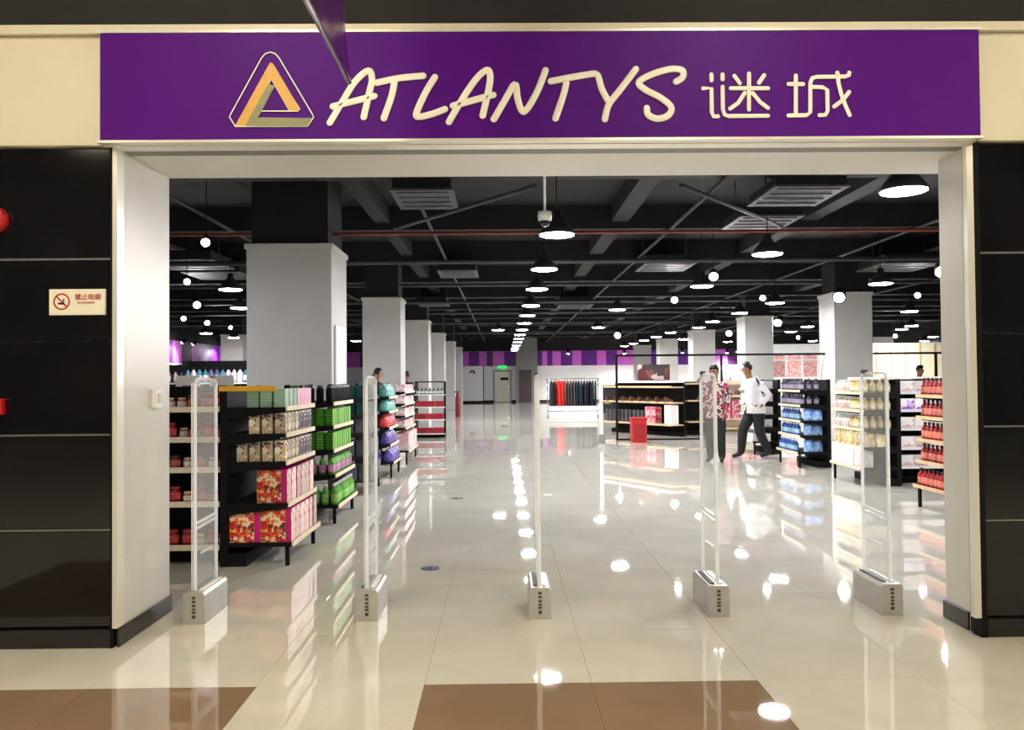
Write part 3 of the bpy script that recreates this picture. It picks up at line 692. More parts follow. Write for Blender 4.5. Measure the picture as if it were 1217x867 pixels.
P_wine2 = bottle('drink_bottle', 'bottle', .038, .19, mat('drink_plum', (70, 40, 60), .25, noise=.3, scale=20), mat('drink_label2', (190, 170, 190), .5, noise=.4, scale=30), mat('drink_cap', (0,0,0)))
P_milk = bottle('cream_bottle', 'bottle', .04, .17, mat('milk_white', (244, 238, 224), .3, noise=.05), mat('milk_label', (240, 200, 190), .5, noise=.2, scale=30), M_white)
P_gbotl = bottle('cream_bottle', 'bottle', .04, .17, mat('gold_bottle', (214, 180, 100), .3, noise=.2), mat('milk_label2', (250, 236, 200), .5, noise=.2, scale=30), mat('gold_cap', (236, 220, 180), .3))
P_goldbox = boxpr('gold_carton', 'carton', .16, .16, .20, [art('gold_art', [(226,196,120),(250,236,190),(204,160,80),(255,250,230)], 20)])
P_whitebox = boxpr('white_carton', 'carton', .17, .20, .27, [art('white_art', [(250,246,240),(255,255,250),(240,226,206),(252,240,236)], 16)])
P_blue = bottle('detergent_bottle', 'bottle', .045, .20, mat('det_blue', (30, 80, 170), .3, noise=.2, scale=20), mat('det_label', (170, 210, 240), .4, noise=.3, scale=30), mat('det_cap', (230, 240, 250), .3))
P_navy = bottle('detergent_bottle', 'bottle', .042, .19, mat('det_navy', (40, 40, 70), .3, noise=.3, scale=20), mat('det_label2', (170, 160, 180), .4, noise=.3, scale=30), mat('det_cap2', (60, 50, 66), .3))
P_bluep = pouch('refill_pouch', 'pouch', .07, .15, .20, mat('pouch_blue', (40, 120, 210), .35, c2=(190, 220, 245), scale=16))
P_grey = boxpr('pale_carton', 'carton', .16, .22, .15, [mat('pale_carton', (226, 224, 226), .4, noise=.06, scale=10)])

SH = [(.185, .52), (.495, .49), (.825, .475), (1.045, .475), (1.255, .475)]
# gondola with red gift boxes (nearest on the jar side of the aisle)
u = unit('gondola_shelf', 'black gondola shelf of red gift boxes facing the aisle beside the jar shelf', 'shelf unit', (-2.20, 6.42, 0), 0, .95, SH, group='black gondolas along the column side', strip=M_strip)
row(u, .185, .52, P_gift, 'big red and orange gift box with magenta edge on the lowest shelf', 'gift boxes, lowest shelf', gap=.004, deep=2)
row(u, .495, .49, P_gift, 'big red and orange gift box with magenta edge on the second lowest shelf', 'gift boxes, second lowest shelf', deep=1)
row(u, .825, .475, [P_cream, P_plum], ['cream and brown biscuit box on the middle shelf above the gift boxes', 'plum and white biscuit box on the middle shelf above the gift boxes'], 'biscuit boxes, middle shelf', deep=4)
row(u, 1.045, .475, [P_cream, P_plum], ['cream and brown biscuit box on the shelf below the pale tea boxes', 'plum and white biscuit box on the shelf below the pale tea boxes'], 'biscuit boxes, upper shelf', deep=3)
row(u, 1.255, .475, [P_pale, P_pink], ['pale green tea box on the top shelf of the gift box gondola', 'pink tea box on the top shelf of the gift box gondola'], 'tea boxes, top shelf', deep=3)
part('yellow_header', B(-.05, .40, -.008, 0.0, 1.385, 1.425), M_yellow, u)
# green products
u = unit('gondola_shelf', 'black gondola shelf of bright green boxes and bottles facing the aisle', 'shelf unit', (-2.20, 8.30, 0), 0, 1.05, [(.19, .50), (.50, .47), (.755, .455), (1.0, .455), (1.24, .455)], group='black gondolas along the column side', strip=M_strip)
row(u, .19, .50, P_gbot2, 'green bottle with white cap on the lowest shelf of the green gondola', 'white-capped green bottles', deep=4)
row(u, .50, .47, P_gbot, 'green bottle with lilac label on the second lowest shelf of the green gondola', 'lilac-labelled green bottles', deep=4)
row(u, .755, .455, P_green, 'bright green carton on the middle shelf of the green gondola', 'green cartons, middle shelf', deep=4)
row(u, 1.0, .455, P_green, 'bright green carton on the shelf under the black canisters', 'green cartons, upper shelf', deep=4)
row(u, 1.24, .455, P_blackcan, 'black canister on the top shelf of the green gondola', 'black canisters', deep=5)
# teal
u = unit('gondola_shelf', 'charcoal gondola shelf with dark teal bags between green and violet gondolas', 'shelf unit', (-2.20, 10.35, 0), 0, .95, [(.19, .50), (.50, .47), (.80, .455), (1.03, .455), (1.25, .455)], group='black gondolas along the column side', body=M_char, strip=M_char, board=M_char)
P_tealb = boxpr('teal_carton', 'carton', .13, .14, .16, [mat('teal_dark', (20, 80, 76), .4, noise=.2, scale=14)])
row(u, 1.25, .455, P_tealb, 'dark teal carton on the top shelf of the charcoal gondola', 'dark teal cartons, top', deep=3)
row(u, 1.03, .455, P_tealb, 'dark teal carton on the second shelf of the charcoal gondola', 'dark teal cartons, second', deep=3)
P_gy = boxpr('grey_carton', 'carton', .15, .18, .20, [mat('grey_ct', (96, 98, 106), .5, noise=.1, scale=8)])
for z, d in ((.19, .50), (.50, .47), (.80, .455)): row(u, z, d, P_gy, 'plain grey carton on a lower shelf of the charcoal gondola', 'grey cartons', deep=2)
# bags
u = unit('gondola_shelf', 'black gondola shelf of teal, red and violet bags facing the aisle', 'shelf unit', (-2.20, 12.2, 0), 0, .95, [(.24, .54), (.50, .49), (.76, .475), (1.0, .475), (1.22, .475)], group='black gondolas along the column side')
for z, d, p, lb in ((.24, .54, P_viol, 'violet snack bag on the lowest shelf of the bag gondola'), (.50, .49, P_viol, 'violet snack bag on the second lowest shelf of the bag gondola'), (.76, .475, P_redb, 'red snack bag on the middle shelf of the bag gondola'), (1.0, .475, P_teal, 'teal snack bag on the second highest shelf of the bag gondola'), (1.22, .475, P_teal, 'teal snack bag on the top shelf of the bag gondola')):
    row(u, z, d, p, lb, lb.split(' of the')[0], deep=2)
# pink packs
u = unit('gondola_shelf', 'black gondola shelf stacked with pale pink tissue packs facing the aisle', 'shelf unit', (-2.20, 14.15, 0), 0, 1.5, [(.24, .54), (.64, .49), (.85, .475), (1.06, .475), (1.27, .475)], group='black gondolas along the column side')
row(u, .24, .54, P_pinkbig, 'large pale pink pack on the lowest shelf of the pink gondola', 'large pink packs', deep=2)
for z, nm in ((.64, 'second lowest'), (.85, 'middle'), (1.06, 'second highest'), (1.27, 'top')): row(u, z, .48, P_pinkb, 'pale pink tissue pack on the %s shelf of the pink gondola' % nm, 'pink packs, %s shelf' % nm, deep=2)
# jar end shelf facing the entrance
u = unit('jar_shelf', 'black shelf of jam jars on pale shelf edges facing the entrance', 'shelf unit', (-3.16, 6.80, 0), -PI/2, .905, [(.16, .36), (.50, .35), (.77, .34), (1.01, .34), (1.25, .34)], strip=M_strip, strip_h=.045)
names = ['lowest', 'second lowest', 'middle', 'second highest', 'top']
for (z, d), nm in zip([(.16, .36), (.50, .35), (.77, .34), (1.01, .34), (1.25, .34)], names):
    y = .05; k = 0
    while y < .88:
        p = random.choice([P_jam, P_jam2, P_jam2, P_honey]); y += p.dx/2
        lb = {'jam_jar': 'red jam jar on the %s shelf of the jar shelf', 'honey_jar': 'small pale honey jar on the %s shelf of the jar shelf'}[p.name] % nm
        drop(u, p, d-.06-random.uniform(0, .02), y, z, lb, lb.replace(' of the jar shelf', '')); y += p.dx/2+random.uniform(.008, .03)
for k, x in enumerate((.14, .42, .70)):
    t = thing('price_board', 'small white price board standing on top of the jar shelf', 'sign', (-3.16+x+.02, 6.75, 1.425), 0, 'price boards on the jar shelf')
    part('board', B(0, .2, -.008, 0, 0, .09), M_white, t); part('foot', B(.06, .14, -.03, .02, 0, .006), M_black, t)
# red accessory rack
u = unit('open_rack', 'open black metal rack of red boxes and small goods beyond the pink packs', 'rack', (-2.27, 21.1, 0), -PI/2, .77, [(.12, .38), (.48, .38), (.80, .38), (1.12, .38)], Hh=1.42, back=False, legs=False, strip_h=.03, strip=M_white)
for y in (0, .74): part('front_post', B(.35, .38, y, y+.03, 0, 1.44), M_black, u)
for yy in (.0, .74): part('top_rail', B(0, .38, yy, yy+.03, 1.42, 1.45), M_black, u)
part('top_rail', B(.35, .38, 0, .77, 1.42, 1.45), M_black, u)
P_redlow = boxpr('red_box', 'box', .2, .22, .14, [mat('crimson', (176, 30, 50), .4, noise=.1, scale=10)])
P_gr = bottle('small_bottle', 'bottle', .04, .16, mat('sb_green', (40, 90, 80), .3, noise=.3, scale=20), M_white, M_black)
for z, nm in ((.12, 'lowest'), (.48, 'second'), (.80, 'third')): row(u, z, .38, P_redlow, 'crimson box on the %s shelf of the open rack' % nm, 'crimson boxes, %s shelf' % nm, near=None)
row(u, 1.12, .38, P_gr, 'small green bottle on the top shelf of the open rack', 'small green bottles', near=None)

# ---- bottle gondolas on the other side of the aisle (front faces -x)
SHR = [(.25, .50), (.52, .46), (.76, .45), (1.01, .45), (1.25, .45)]
GR = 'black gondolas opposite the column side'
def right_unit(label, y_near, L, x=5.24, **k): return unit('gondola_shelf', label, 'shelf unit', (x, y_near+L, 0), PI, L, k.pop('sh', SHR), group=GR, **k)
u = right_unit('black gondola shelf of red drink bottles beside the entrance jamb', 7.5, 1.55, x=5.10, strip=M_wood, top_mat=M_white)
for (z, d), nm in zip(SHR, names): row(u, z, d, [P_wine2]*3+[P_wine]*2, ['dark plum drink bottle on the %s shelf of the drinks gondola' % nm]*3+['red drink bottle on the %s shelf of the drinks gondola' % nm]*2, 'drink bottles, %s shelf' % nm, near='y1', deep=3)
u = right_unit('black gondola shelf of cream bottles and gold cartons facing the aisle', 10.7, 1.0, strip=M_strip, top_mat=M_white)
row(u, .25, .50, P_whitebox, 'white carton on the lowest shelf of the cream gondola', 'white cartons', near='y1', deep=1)
row(u, .52, .46, [P_goldbox, P_goldbox], 'pale gold carton on the second lowest shelf of the cream gondola', 'gold cartons', near='y1', deep=2)
for z, nm in ((.76, 'middle'), (1.01, 'second highest'), (1.25, 'top')): row(u, z, .45, [P_gbotl, P_milk], ['gold bottle on the %s shelf of the cream gondola' % nm, 'white bottle on the %s shelf of the cream gondola' % nm], 'cream bottles, %s shelf' % nm, near='y1', deep=4)
u = unit('end_shelf', 'black end shelf of white cartons facing the entrance behind the drinks gondola', 'shelf unit', (5.31, 11.25, 0), -PI/2, .9, [(.25, .42), (.50, .40), (.76, .40), (1.01, .40), (1.25, .40)], strip=M_white, top_mat=M_white)
P_wlow = boxpr('white_pack', 'pack', .16, .2, .15, [art('wpack', [(252,250,248),(255,255,255),(236,200,196),(250,246,240)], 9)])
P_lil = boxpr('white_pack', 'pack', .16, .2, .15, [art('lpack', [(214,180,236),(250,240,255),(160,110,200),(250,246,250)], 9)])
for z, nm in zip((.25, .50, .76, 1.01, 1.25), names): row(u, z, .40, P_lil if nm == 'second highest' else P_wlow, ('lilac pack on the %s shelf of the end shelf' if nm == 'second highest' else 'white pack on the %s shelf of the end shelf') % nm, 'packs, %s end shelf' % nm, near=None)
u = right_unit('black gondola shelf of blue detergent bottles and pouches facing the aisle', 13.0, 1.0, strip=M_strip)
for (z, d), nm in zip(SHR[:3], names): row(u, z, d, P_blue, 'blue detergent bottle on the %s shelf of the detergent gondola' % nm, 'blue detergent bottles, %s shelf' % nm, near=None, y1=.82, gap=.028)
for (z, d), nm in zip(SHR[3:], names[3:]): row(u, z, d, P_navy, 'dark navy bottle on the %s shelf of the detergent gondola' % nm, 'navy bottles, %s shelf' % nm, near='y1', deep=4, gap=.022)
for (z, d), nm in zip(SHR[:3], names):
    for k in range(2): drop(u, P_bluep, .30-.15*k, .93, z, 'blue and white refill pouch on the %s shelf of the detergent gondola' % nm, 'refill pouches, %s shelf' % nm, PI/2)
u = right_unit('black gondola shelf of pale cartons behind the walking person', 15.35, 1.0, strip=M_white)
for (z, d), nm in zip(SHR, names): row(u, z, d, P_grey, 'pale grey carton on the %s shelf behind the walking person' % nm, 'pale cartons, %s shelf' % nm, near='y1', deep=2)

# ---- shoe and clothing area inside the black metal frame
fr = thing('metal_frame', 'tall thin black metal frame spanning the shoe and clothing area', 'frame', (0, 19.3, 0))
px_ = [2.71, 5.23, 7.85, 10.4, 13.5]
for x in px_: part('post', B(x-.025, x+.025, -.025, .025, 0, 2.05), M_black, fr)
for a, b in zip(px_[:-1], px_[1:]):
    part('top_bar', B(a+.025, b-.025, -.025, .025, 2.0, 2.05), M_black, fr)
part('bottom_bar', B(2.735, 5.205, -.02, .02, 0, .04), M_black, fr)
_sh = MB()
_sh.prism([(.14, 0), (-.14, 0), (-.135, .022), (.135, .022)], 0, -.048, .048, 1)
_up = [(.13, .022, .040), (.135, .06, .034), (.05, .085, .03), (-.02, .11, .028), (-.05, .135, .030), (-.125, .13, .032), (-.13, .022, .040)]
_sh.add([(sx*w, y, z) for sx in (-1, 1) for y, z, w in _up], [list(range(7)), list(range(13, 6, -1))]+[(i, i+1, i+8, i+7) for i in range(6)], 0)
P_shoe = Pr('shoe', 'shoe', _sh.mesh('shoe', [mat('shoe_upper', (92, 62, 50), .45, noise=.2, scale=12), mat('shoe_sole', (206, 196, 180), .6, noise=.05)]), .10, .28, .135)
P_boot = Pr('boot', 'boot', MB().lathe([(.06, 0), (.06, .05), (.045, .12), (.05, .33), (.048, .34)], 10).mesh('boot', mat('boot_grey', (86, 80, 84), .5, noise=.2)), .12, .12, .34)
P_dot = boxpr('dotted_carton', 'carton', .2, .2, .22, [art('dots', [(226,50,84),(255,230,234),(214,40,70)], 26)])
P_wc = boxpr('white_carton', 'carton', .24, .26, .50, [M_white])
ang = math.atan2(20.2-22.6, 4.18-2.78)   # front turned to the aisle
L1 = math.hypot(20.2-22.6, 4.18-2.78)
u = unit('display_shelf', 'long black display shelf with white top and beech boards behind the metal frame', 'shelf unit', (2.78+.45*math.cos(ang+PI/2)*1, 22.6+.45*math.sin(ang+PI/2), 0), ang-PI/2+PI/2-PI/2, L1, [(.30, .45), (.86, .42), (1.26, .40)], Hh=1.36, strip=M_wood, board=M_wood, legs=False, strip_h=.05)
part('white_top', B(-.03, .42, 0, L1, 1.36, 1.42), M_white, u)
row(u, .86, .42, P_shoe, 'brown shoe on the middle board of the white-topped display shelf', 'shoes on the middle board', near=None, gap=.05, rz=PI/2, jit=.01)
row(u, .30, .45, P_boot, 'grey boot on the lowest board of the white-topped display shelf', 'boots on the lowest board', near=None, y1=1.7, gap=.05)
for k, (y, z) in enumerate(((1.85, .30), (2.06, .30), (1.85, .52), (2.06, .52))): drop(u, P_dot, .3, y, z, 'red carton with white dots stacked on the lowest display board', 'dotted cartons on the display shelf')
drop(u, P_wc, .28, L1-.16, .30, 'tall white carton at the end of the lowest display board', None)
u = unit('display_shelf', 'dark frontal display shelf of shoes beside the metal frame post', 'shelf unit', (4.74, 21.1, 0), -PI/2, .62, [(.36, .40), (.90, .40), (1.34, .38)], Hh=1.38, strip=M_wood, board=M_wood, legs=False)
for z, nm in ((.36, 'lowest'), (.90, 'middle'), (1.34, 'top')): row(u, z, .38, P_shoe, 'brown shoe on the %s board of the frontal display shelf' % nm, 'shoes, %s frontal board' % nm, near=None, gap=.03, rz=PI/2)
u = unit('display_shelf', 'white display shelf of dotted red cartons behind the frame post', 'shelf unit', (5.45, 20.6, 0), -PI/2, 1.0, [(.22, .42), (.45, .40), (1.02, .38), (1.34, .38)], Hh=1.40, strip=M_wood, board=M_wood, body=M_white, legs=False)
for z in (.45, .67): row(u, z, .40, P_dot, 'red carton with white dots on the white display shelf', 'dotted cartons on the white shelf', near=None)
row(u, 1.02, .38, P_shoe, 'brown shoe on the white display shelf of dotted cartons', 'shoes on the white shelf', near=None, gap=.03)
row(u, 1.34, .38, P_wlow, 'white pack on top of the white display shelf', 'packs on the white shelf', near=None)
q = onZ(759, 525)
rc = thing('red_crate', 'upright red crate standing before the black metal frame', 'crate', (q.x, q.y, 0))
part('crate_body', B(-.17, .17, -.16, .16, 0, .53, bev=.01), M_redp, rc); part('crate_rim', B(-.185, .185, -.175, .175, .53, .57, bev=.006), M_redp, rc)
part('front_panel', B(-.13, .13, -.168, -.16, .10, .44), mat('crate_dark', (160, 24, 30), .5), rc)
wp = thing('white_stand', 'slim white stand with a square foot before the clothing rack', 'stand', tuple(onZ(715, 526)))
part('post', B(-.04, .04, -.03, .03, .20, 1.55, bev=.006), M_white, wp); part('foot', B(-.07, .07, -.15, .15, 0, .20, bev=.01), M_colm, wp)
pb = thing('poster_board', 'dark brown picture board standing on the white display top', 'poster', (3.95, 21.15, 1.42), 0)
part('board', B(-.42, .42, 0, .03, 0, .42), art('pic', [(120,70,60),(90,40,40),(200,180,170),(60,50,50)], 6), pb); part('easel_foot', B(-.3, .3, -.05, .08, 0, .02), M_black, pb)

# clothing rack with hanging garments
cr_ = thing('clothing_rack', 'chrome clothing rack with hanging garments before the far wall', 'clothes rack', (2.75, 32.0, 0))
for x in (-1.0, 1.0):
    part('post', MB().tube([(x, 0, .04), (x, 0, 1.5)], .02, 8), M_chrome, cr_); part('foot', B(x-.03, x+.03, -.28, .28, 0, .04, bev=.005), M_chrome, cr_)
part('hanging_rail', MB().tube([(-1.05, 0, 1.5), (1.05, 0, 1.5)], .018, 8), M_chrome, cr_); part('low_rail', MB().tube([(-1.0, 0, .22), (1.0, 0, .22)], .015, 8), M_chrome, cr_)
def garment_mesh(m):
    mb = MB(); vs = []
    for z, w, d in ((0, .30, .055), (.35, .26, .05), (.75, .25, .05), (.90, .22, .04), (.97, .07, .03), (1.0, .04, .015)):
        for k in range(10):
            a = 2*PI*k/10; rp = 1+.08*math.sin(5*a+z*4)
            vs.append((d*math.cos(a)*rp, w*math.sin(a)*rp, z-1.0))
    fs = [list(range(10))[::-1], list(range(50, 60))]
    for j in range(5):
        for i in range(10): fs.append((j*10+i, j*10+(i+1) % 10, (j+1)*10+(i+1) % 10, (j+1)*10+i))
    mb.add(vs, fs, 0, True); mb.tube([(0, 0, 0), (0, 0, .05), (0, .02, .075), (0, 0, .09)], .006, 6, 1)
    return mb.mesh('garment', [m, M_chrome])
GC = [('black', (26, 26, 30)), ('red', (220, 44, 36)), ('dark teal', (30, 60, 66)), ('grey brown', (90, 74, 78)), ('dark blue', (34, 40, 64)), ('olive', (74, 84, 66))]
GM = [garment_mesh(mat('cloth_'+n.replace(' ', '_'), c_, .8, noise=.15, scale=6)) for n, c_ in GC]
order = [0, 0, 1, 1, 1, 3, 3, 5, 3, 4, 2, 2, 4, 0, 0, 2, 4]
for k, gi in enumerate(order):
    x = -.85+k*1.75/(len(order)-1)
    o = obj('hanging_garment', GM[gi], None, (2.75+x, 32.0, 1.43), random.uniform(-.25, .25)+(.35 if gi == 1 else 0))
    tag(o, '%s garment hanging on the chrome clothing rack' % GC[gi][0], 'garment', '%s garments on the rack' % GC[gi][0])

# tall bottle rack against the side, seen above the jar shelf
SHT = [(.25, .35), (.55, .35), (.85, .35), (1.13, .35), (1.46, .35)]
u = unit('tall_shelf', 'tall black shelf of mixed bottles beyond the jar shelf', 'shelf unit', (-6.35, 16.4, 0), -PI/2, 1.45, SHT, Hh=1.9, strip=M_white, legs=False, sides=True)
P_mix = [bottle('toiletry_bottle', 'bottle', .055, .30, mat('tb%d' % i, c_, .3, noise=.2, scale=14), M_white, M_black, n=8) for i, c_ in enumerate(((90, 90, 140), (230, 230, 240), (190, 110, 200), (60, 120, 130), (240, 200, 210)))]
for (z, d) in SHT[2:]:
    y = .08
    while y < 1.38:
        drop(u, random.choice(P_mix), .27, y, z, 'small toiletry bottle on the tall shelf beyond the jar shelf', 'toiletry bottles on the tall shelf'); y += .115
# second tall shelf further back beside it
u = unit('tall_shelf', 'tall charcoal shelf standing before the striped side wall', 'shelf unit', (-8.6, 19.5, 0), -PI/2, 1.7, SHT, Hh=1.9, strip=M_white, body=M_char, legs=False, sides=True)
for (z, d) in SHT[2:]:
    y = .08
    while y < 1.6:
        drop(u, random.choice(P_mix), .27, y, z, 'small toiletry bottle on the tall charcoal shelf', 'toiletry bottles on the charcoal shelf'); y += .15

# cream lit booths far on the clothing side
M_booth = mat('booth_cream', (250, 240, 206), .5, noise=.03)
bt = thing('shop_booth', 'long cream panelled booth wall with thin dividers beyond the bottle gondolas', 'booth', (0, 30.5, 0))
part('booth_wall', B(13.6, 17.6, 0, .1, 0, 2.75), M_booth, bt)
for k in range(8): part('divider', B(13.6+k*.55, 13.64+k*.55, -.05, 0, 0, 2.7), M_wood, bt)
part('counter', B(13.4, 17.6, -.7, -.1, 0, 1.1, bev=.01), M_white, bt)
bt2 = thing('red_print_panel', 'white booth panel printed with red grids beyond the metal frame', 'panel', (0, 30.0, 0))
part('panel_board', B(9.7, 12.0, 0, .08, 0, 2.72), M_white, bt2)
M_rp = mat('print_pink', (226, 120, 110), .5, c2=(250, 220, 214), scale=12)
for k in range(3):
    part('print_header', B(10.0+k*.6, 10.5+k*.6, -.01, 0, 2.15, 2.32), M_rp, bt2); part('print_grid', B(10.0+k*.6, 10.5+k*.6, -.01, 0, 1.5, 2.1), M_rp, bt2)
# mid-distance white counters between frame and far wall
for k, (x, y, w) in enumerate(((6.6, 26.5, 3.0), (10.8, 23.5, 3.4), (6.4, 36.0, 4.0), (12.0, 20.8, 2.6))):
    t = thing('display_counter', ['white display counter with dark front behind the walking person', 'long white display counter behind the white-topped gondolas', 'white display counter near the striped far wall', 'white display counter beyond the white column'][k], 'counter', (x, y, 0))
    part('counter_body', B(-w/2, w/2, -.3, .3, 0, 1.2, bev=.01), M_char, t); part('counter_top', B(-w/2-.03, w/2+.03, -.33, .33, 1.2, 1.28, bev=.008), M_white, t)
    for i in range(int(w/.5)): part('front_shelf', B(-w/2+.06+i*.5, -w/2+.5+i*.5, -.40, -.3, .4, .44), M_wood, t)
# trash bin and small red extinguisher by the far columns
q = onZ(570, 485)
fe = thing('fire_extinguisher', 'dark red fire extinguisher beside the far white column', 'extinguisher', (-1.86, 33.0, 0))
part('cylinder', MB().lathe([(.10, 0), (.11, .02), (.11, .75), (.08, .88), (.05, .92), (.05, 1.0), (.02, 1.02)], 14), mat('dark_red', (130, 30, 44), .4, noise=.05), fe); part('handle', B(-.14, .06, -.02, .02, .98, 1.03), M_black, fe)

# ------------------------------------------------------------------ people
PROD[0] = 0.0
SKIN = mat('skin', (158, 108, 84), .55, noise=.05, scale=20)
HAIR = mat('hair_black', (20, 18, 18), .5, noise=.2, scale=60)
def skin_mesh(name, chains, sub=2):
    """chains: list of lists of (co, radius-x, radius-y); points with equal coordinates are merged"""
    idx = {}; vs = []; rs = []; es = []
    for ch in chains:
        prev = None
        for co, rx, ry in ch:
            key = tuple(round(c_, 4) for c_ in co)
            if key not in idx: idx[key] = len(vs); vs.append(co); rs.append((rx, ry))
            if prev is not None: es.append((prev, idx[key]))
            prev = idx[key]
    me = bpy.data.meshes.new(name); me.from_pydata(vs, es, [])
    o = bpy.data.objects.new(name, me); COL.objects.link(o)
    md = o.modifiers.new('skin', 'SKIN'); md.use_smooth_shade = True
    for i, r in enumerate(rs): me.skin_vertices[0].data[i].radius = r
    me.skin_vertices[0].data[0].use_root = True
    sd = o.modifiers.new('sub', 'SUBSURF'); sd.levels = sub; sd.render_levels = sub
    out = bpy.data.meshes.new_from_object(o.evaluated_get(bpy.context.evaluated_depsgraph_get()))
    bpy.data.objects.remove(o); return out
def fingers(palm, tip_dir, side, curl=.4, s=1.0):
    """five short chains leaving the palm: palm centre, pointing direction, side axis, curl axis by cross product"""
    t = Vector(tip_dir).normalized(); sd = Vector(side).normalized(); n = t.cross(sd).normalized(); p = Vector(palm); ch = []
    for k, (off, ln) in enumerate(((-.03, .062), (-.010, .075), (.011, .07), (.031, .055))):
        a = p+t*.03*s+sd*off*s; b = a+t*ln*.55*s+n*.006*curl; c_ = b+(t*math.cos(curl)+n*math.sin(curl))*ln*.45*s
        ch.append([(tuple(a), .0095*s, .0095*s), (tuple(b), .0085*s, .0085*s), (tuple(c_), .007*s, .007*s)])
    a = p-sd*.028*s-t*.01; b = a-sd*.022*s+t*.03*s; c_ = b+t*.03*s+n*.008
    ch.append([(tuple(a), .011*s, .011*s), (tuple(b), .010*s, .010*s), (tuple(c_), .008*s, .008*s)])
    return ch
def person(label, loc, rz, top, trouser, J, patt=None, scale=1.0, group=None, shoe_c=(30, 26, 26), fat=1.08):
    """J: joint positions in a frame where the person faces -y, feet at z=0, about 1.74 tall"""
    t = thing('person', label, 'person', loc, rz, group); t.scale = (scale,)*3
    g = lambda k: tuple(J[k])
    mid = lambda a, b, f=.5: tuple(Vector(J[a])*(1-f)+Vector(J[b])*f)
    pel, ch, nk, hd = J['pelvis'], J['chest'], J['neck'], J['head']
    chains = [[(pel, .155, .115), (mid('pelvis', 'chest', .5), .145, .105), (ch, .175, .115), (mid('chest', 'neck', .75), .11, .08), (nk, .055, .055), (mid('neck', 'head', .45), .062, .07), (hd, .078, .095), (tuple(Vector(hd)+Vector((0, .0, .075))), .062, .075)]]
    for s in ('l', 'r'):
        chains.append([(pel, .155, .115), (g('hip'+s), .10, .105), (mid('hip'+s, 'knee'+s), .095, .10), (g('knee'+s), .078, .082), (mid('knee'+s, 'ankle'+s, .4), .072, .078), (g('ankle'+s), .058, .062), (tuple(Vector(J['ankle'+s])+Vector(J['toe'+s])*.45+Vector((0, 0, -.045))), .044, .036), (tuple(Vector(J['ankle'+s])+Vector(J['toe'+s])+Vector((0, 0, -.06))), .038, .022)])
        chains.append([(ch, .175, .115), (g('sh'+s), .068, .068), (mid('sh'+s, 'el'+s), .054, .054), (g('el'+s), .045, .045), (mid('el'+s, 'wr'+s), .041, .041), (g('wr'+s), .028, .028), (g('pm'+s), .036, .02)])
    chains = [[(c_, rx*fat if rx > .05 and c_[2] < 1.45 else rx, ry*fat if ry > .04 and c_[2] < 1.45 else ry) for c_, rx, ry in ch_] for ch_ in chains]
    body = skin_mesh('body', chains)
    mats = [SKIN, top, trouser, mat('shoe_%d' % shoe_c[0], shoe_c, .5, noise=.1)]
    fch = []
    for s in ('l', 'r'):
        d = Vector(J['pm'+s])-Vector(J['wr'+s]); fch.append(fingers(J['pm'+s], d, (0, -1, .1) if abs(d.normalized().y) < .8 else (1, 0, 0), .5))
    bm = bmesh.new(); bm.from_mesh(body)
    for f5 in fch:
        for c_ in f5:
            fmsh = skin_mesh('finger', [c_], 1); bm.from_mesh(fmsh); bpy.data.meshes.remove(fmsh)
    bm.to_mesh(body); bm.free()
    segs = []
    def sg_(a, b, m): segs.append((Vector(a), Vector(b), m))
    sg_(pel, ch, 1); sg_(ch, mid('chest', 'neck', .8), 1); sg_(nk, hd, 0); sg_(hd, Vector(hd)+Vector((0, 0, .1)), 0)
    for s in ('l', 'r'):
        sg_(ch, J['sh'+s], 1); sg_(J['sh'+s], J['el'+s], 1); sg_(J['el'+s], mid('el'+s, 'wr'+s, .9), 1 if J.get('long', True) else 0); sg_(J['wr'+s], Vector(J['pm'+s])+(Vector(J['pm'+s])-Vector(J['wr'+s])), 0)
        sg_(Vector(J['hip'+s])+Vector((0, 0, -.02)), J['knee'+s], 2); sg_(J['knee'+s], Vector(J['ankle'+s])+Vector((0, 0, .03)), 2); sg_(Vector(J['ankle'+s])+Vector((0, 0, -.04)), Vector(J['ankle'+s])+Vector(J['toe'+s])+Vector((0, 0, -.06)), 3)
    for m in mats: body.materials.append(m)
    for p in body.polygons:
        c_ = p.center; best = 9; mi = 0
        for a, b, m in segs:
            ab = b-a; k = max(0, min(1, (c_-a).dot(ab)/max(1e-6, ab.length_squared))); dd = (c_-a-ab*k).length
            if m == 0 and c_.z < 1.2 and dd > .055: continue
            if m == 1 and b.z > 1.35 and c_.z > (nk[2]-.005) and (Vector(nk)-c_).length < .09: dd += .05
            if dd < best: best, mi = dd, m
        p.material_index = mi; p.use_smooth = True
    zm = min(v.co.z for v in body.vertices)
    for v in body.vertices: v.co.z -= zm
    obj('body', body, t)
    # hair cap, nose, eyes, ears, shirt tail hem
    H0 = Vector(hd)+Vector((0, 0, -zm)); hm = MB(); rows_ = 9; n_ = 16; vs = []
    fd = J.get('face', Vector((0, -1, 0))); sdv = Vector((0, 0, 1)).cross(fd)
    for j in range(rows_):
        th = PI*.62*j/(rows_-1)
        for i in range(n_):
            a = 2*PI*i/n_; rr = math.sin(th); front = math.cos(a)
            drop_ = th if front < .25 else min(th, PI*.34)
            v = fd*(math.cos(a)*math.sin(drop_)*.104)+sdv*(math.sin(a)*math.sin(drop_)*.088)+Vector((0, 0, math.cos(drop_)*.112))
            vs.append(H0+Vector((0, 0, .045))+v)
    fs = []
    for j in range(rows_-1):
        for i in range(n_): fs.append((j*n_+i, j*n_+(i+1) % n_, (j+1)*n_+(i+1) % n_, (j+1)*n_+i))
    hm.add(vs, fs, 0, True); ho = part('hair', hm, HAIR, t)
    sm = ho.modifiers.new('thick', 'SOLIDIFY'); sm.thickness = .012
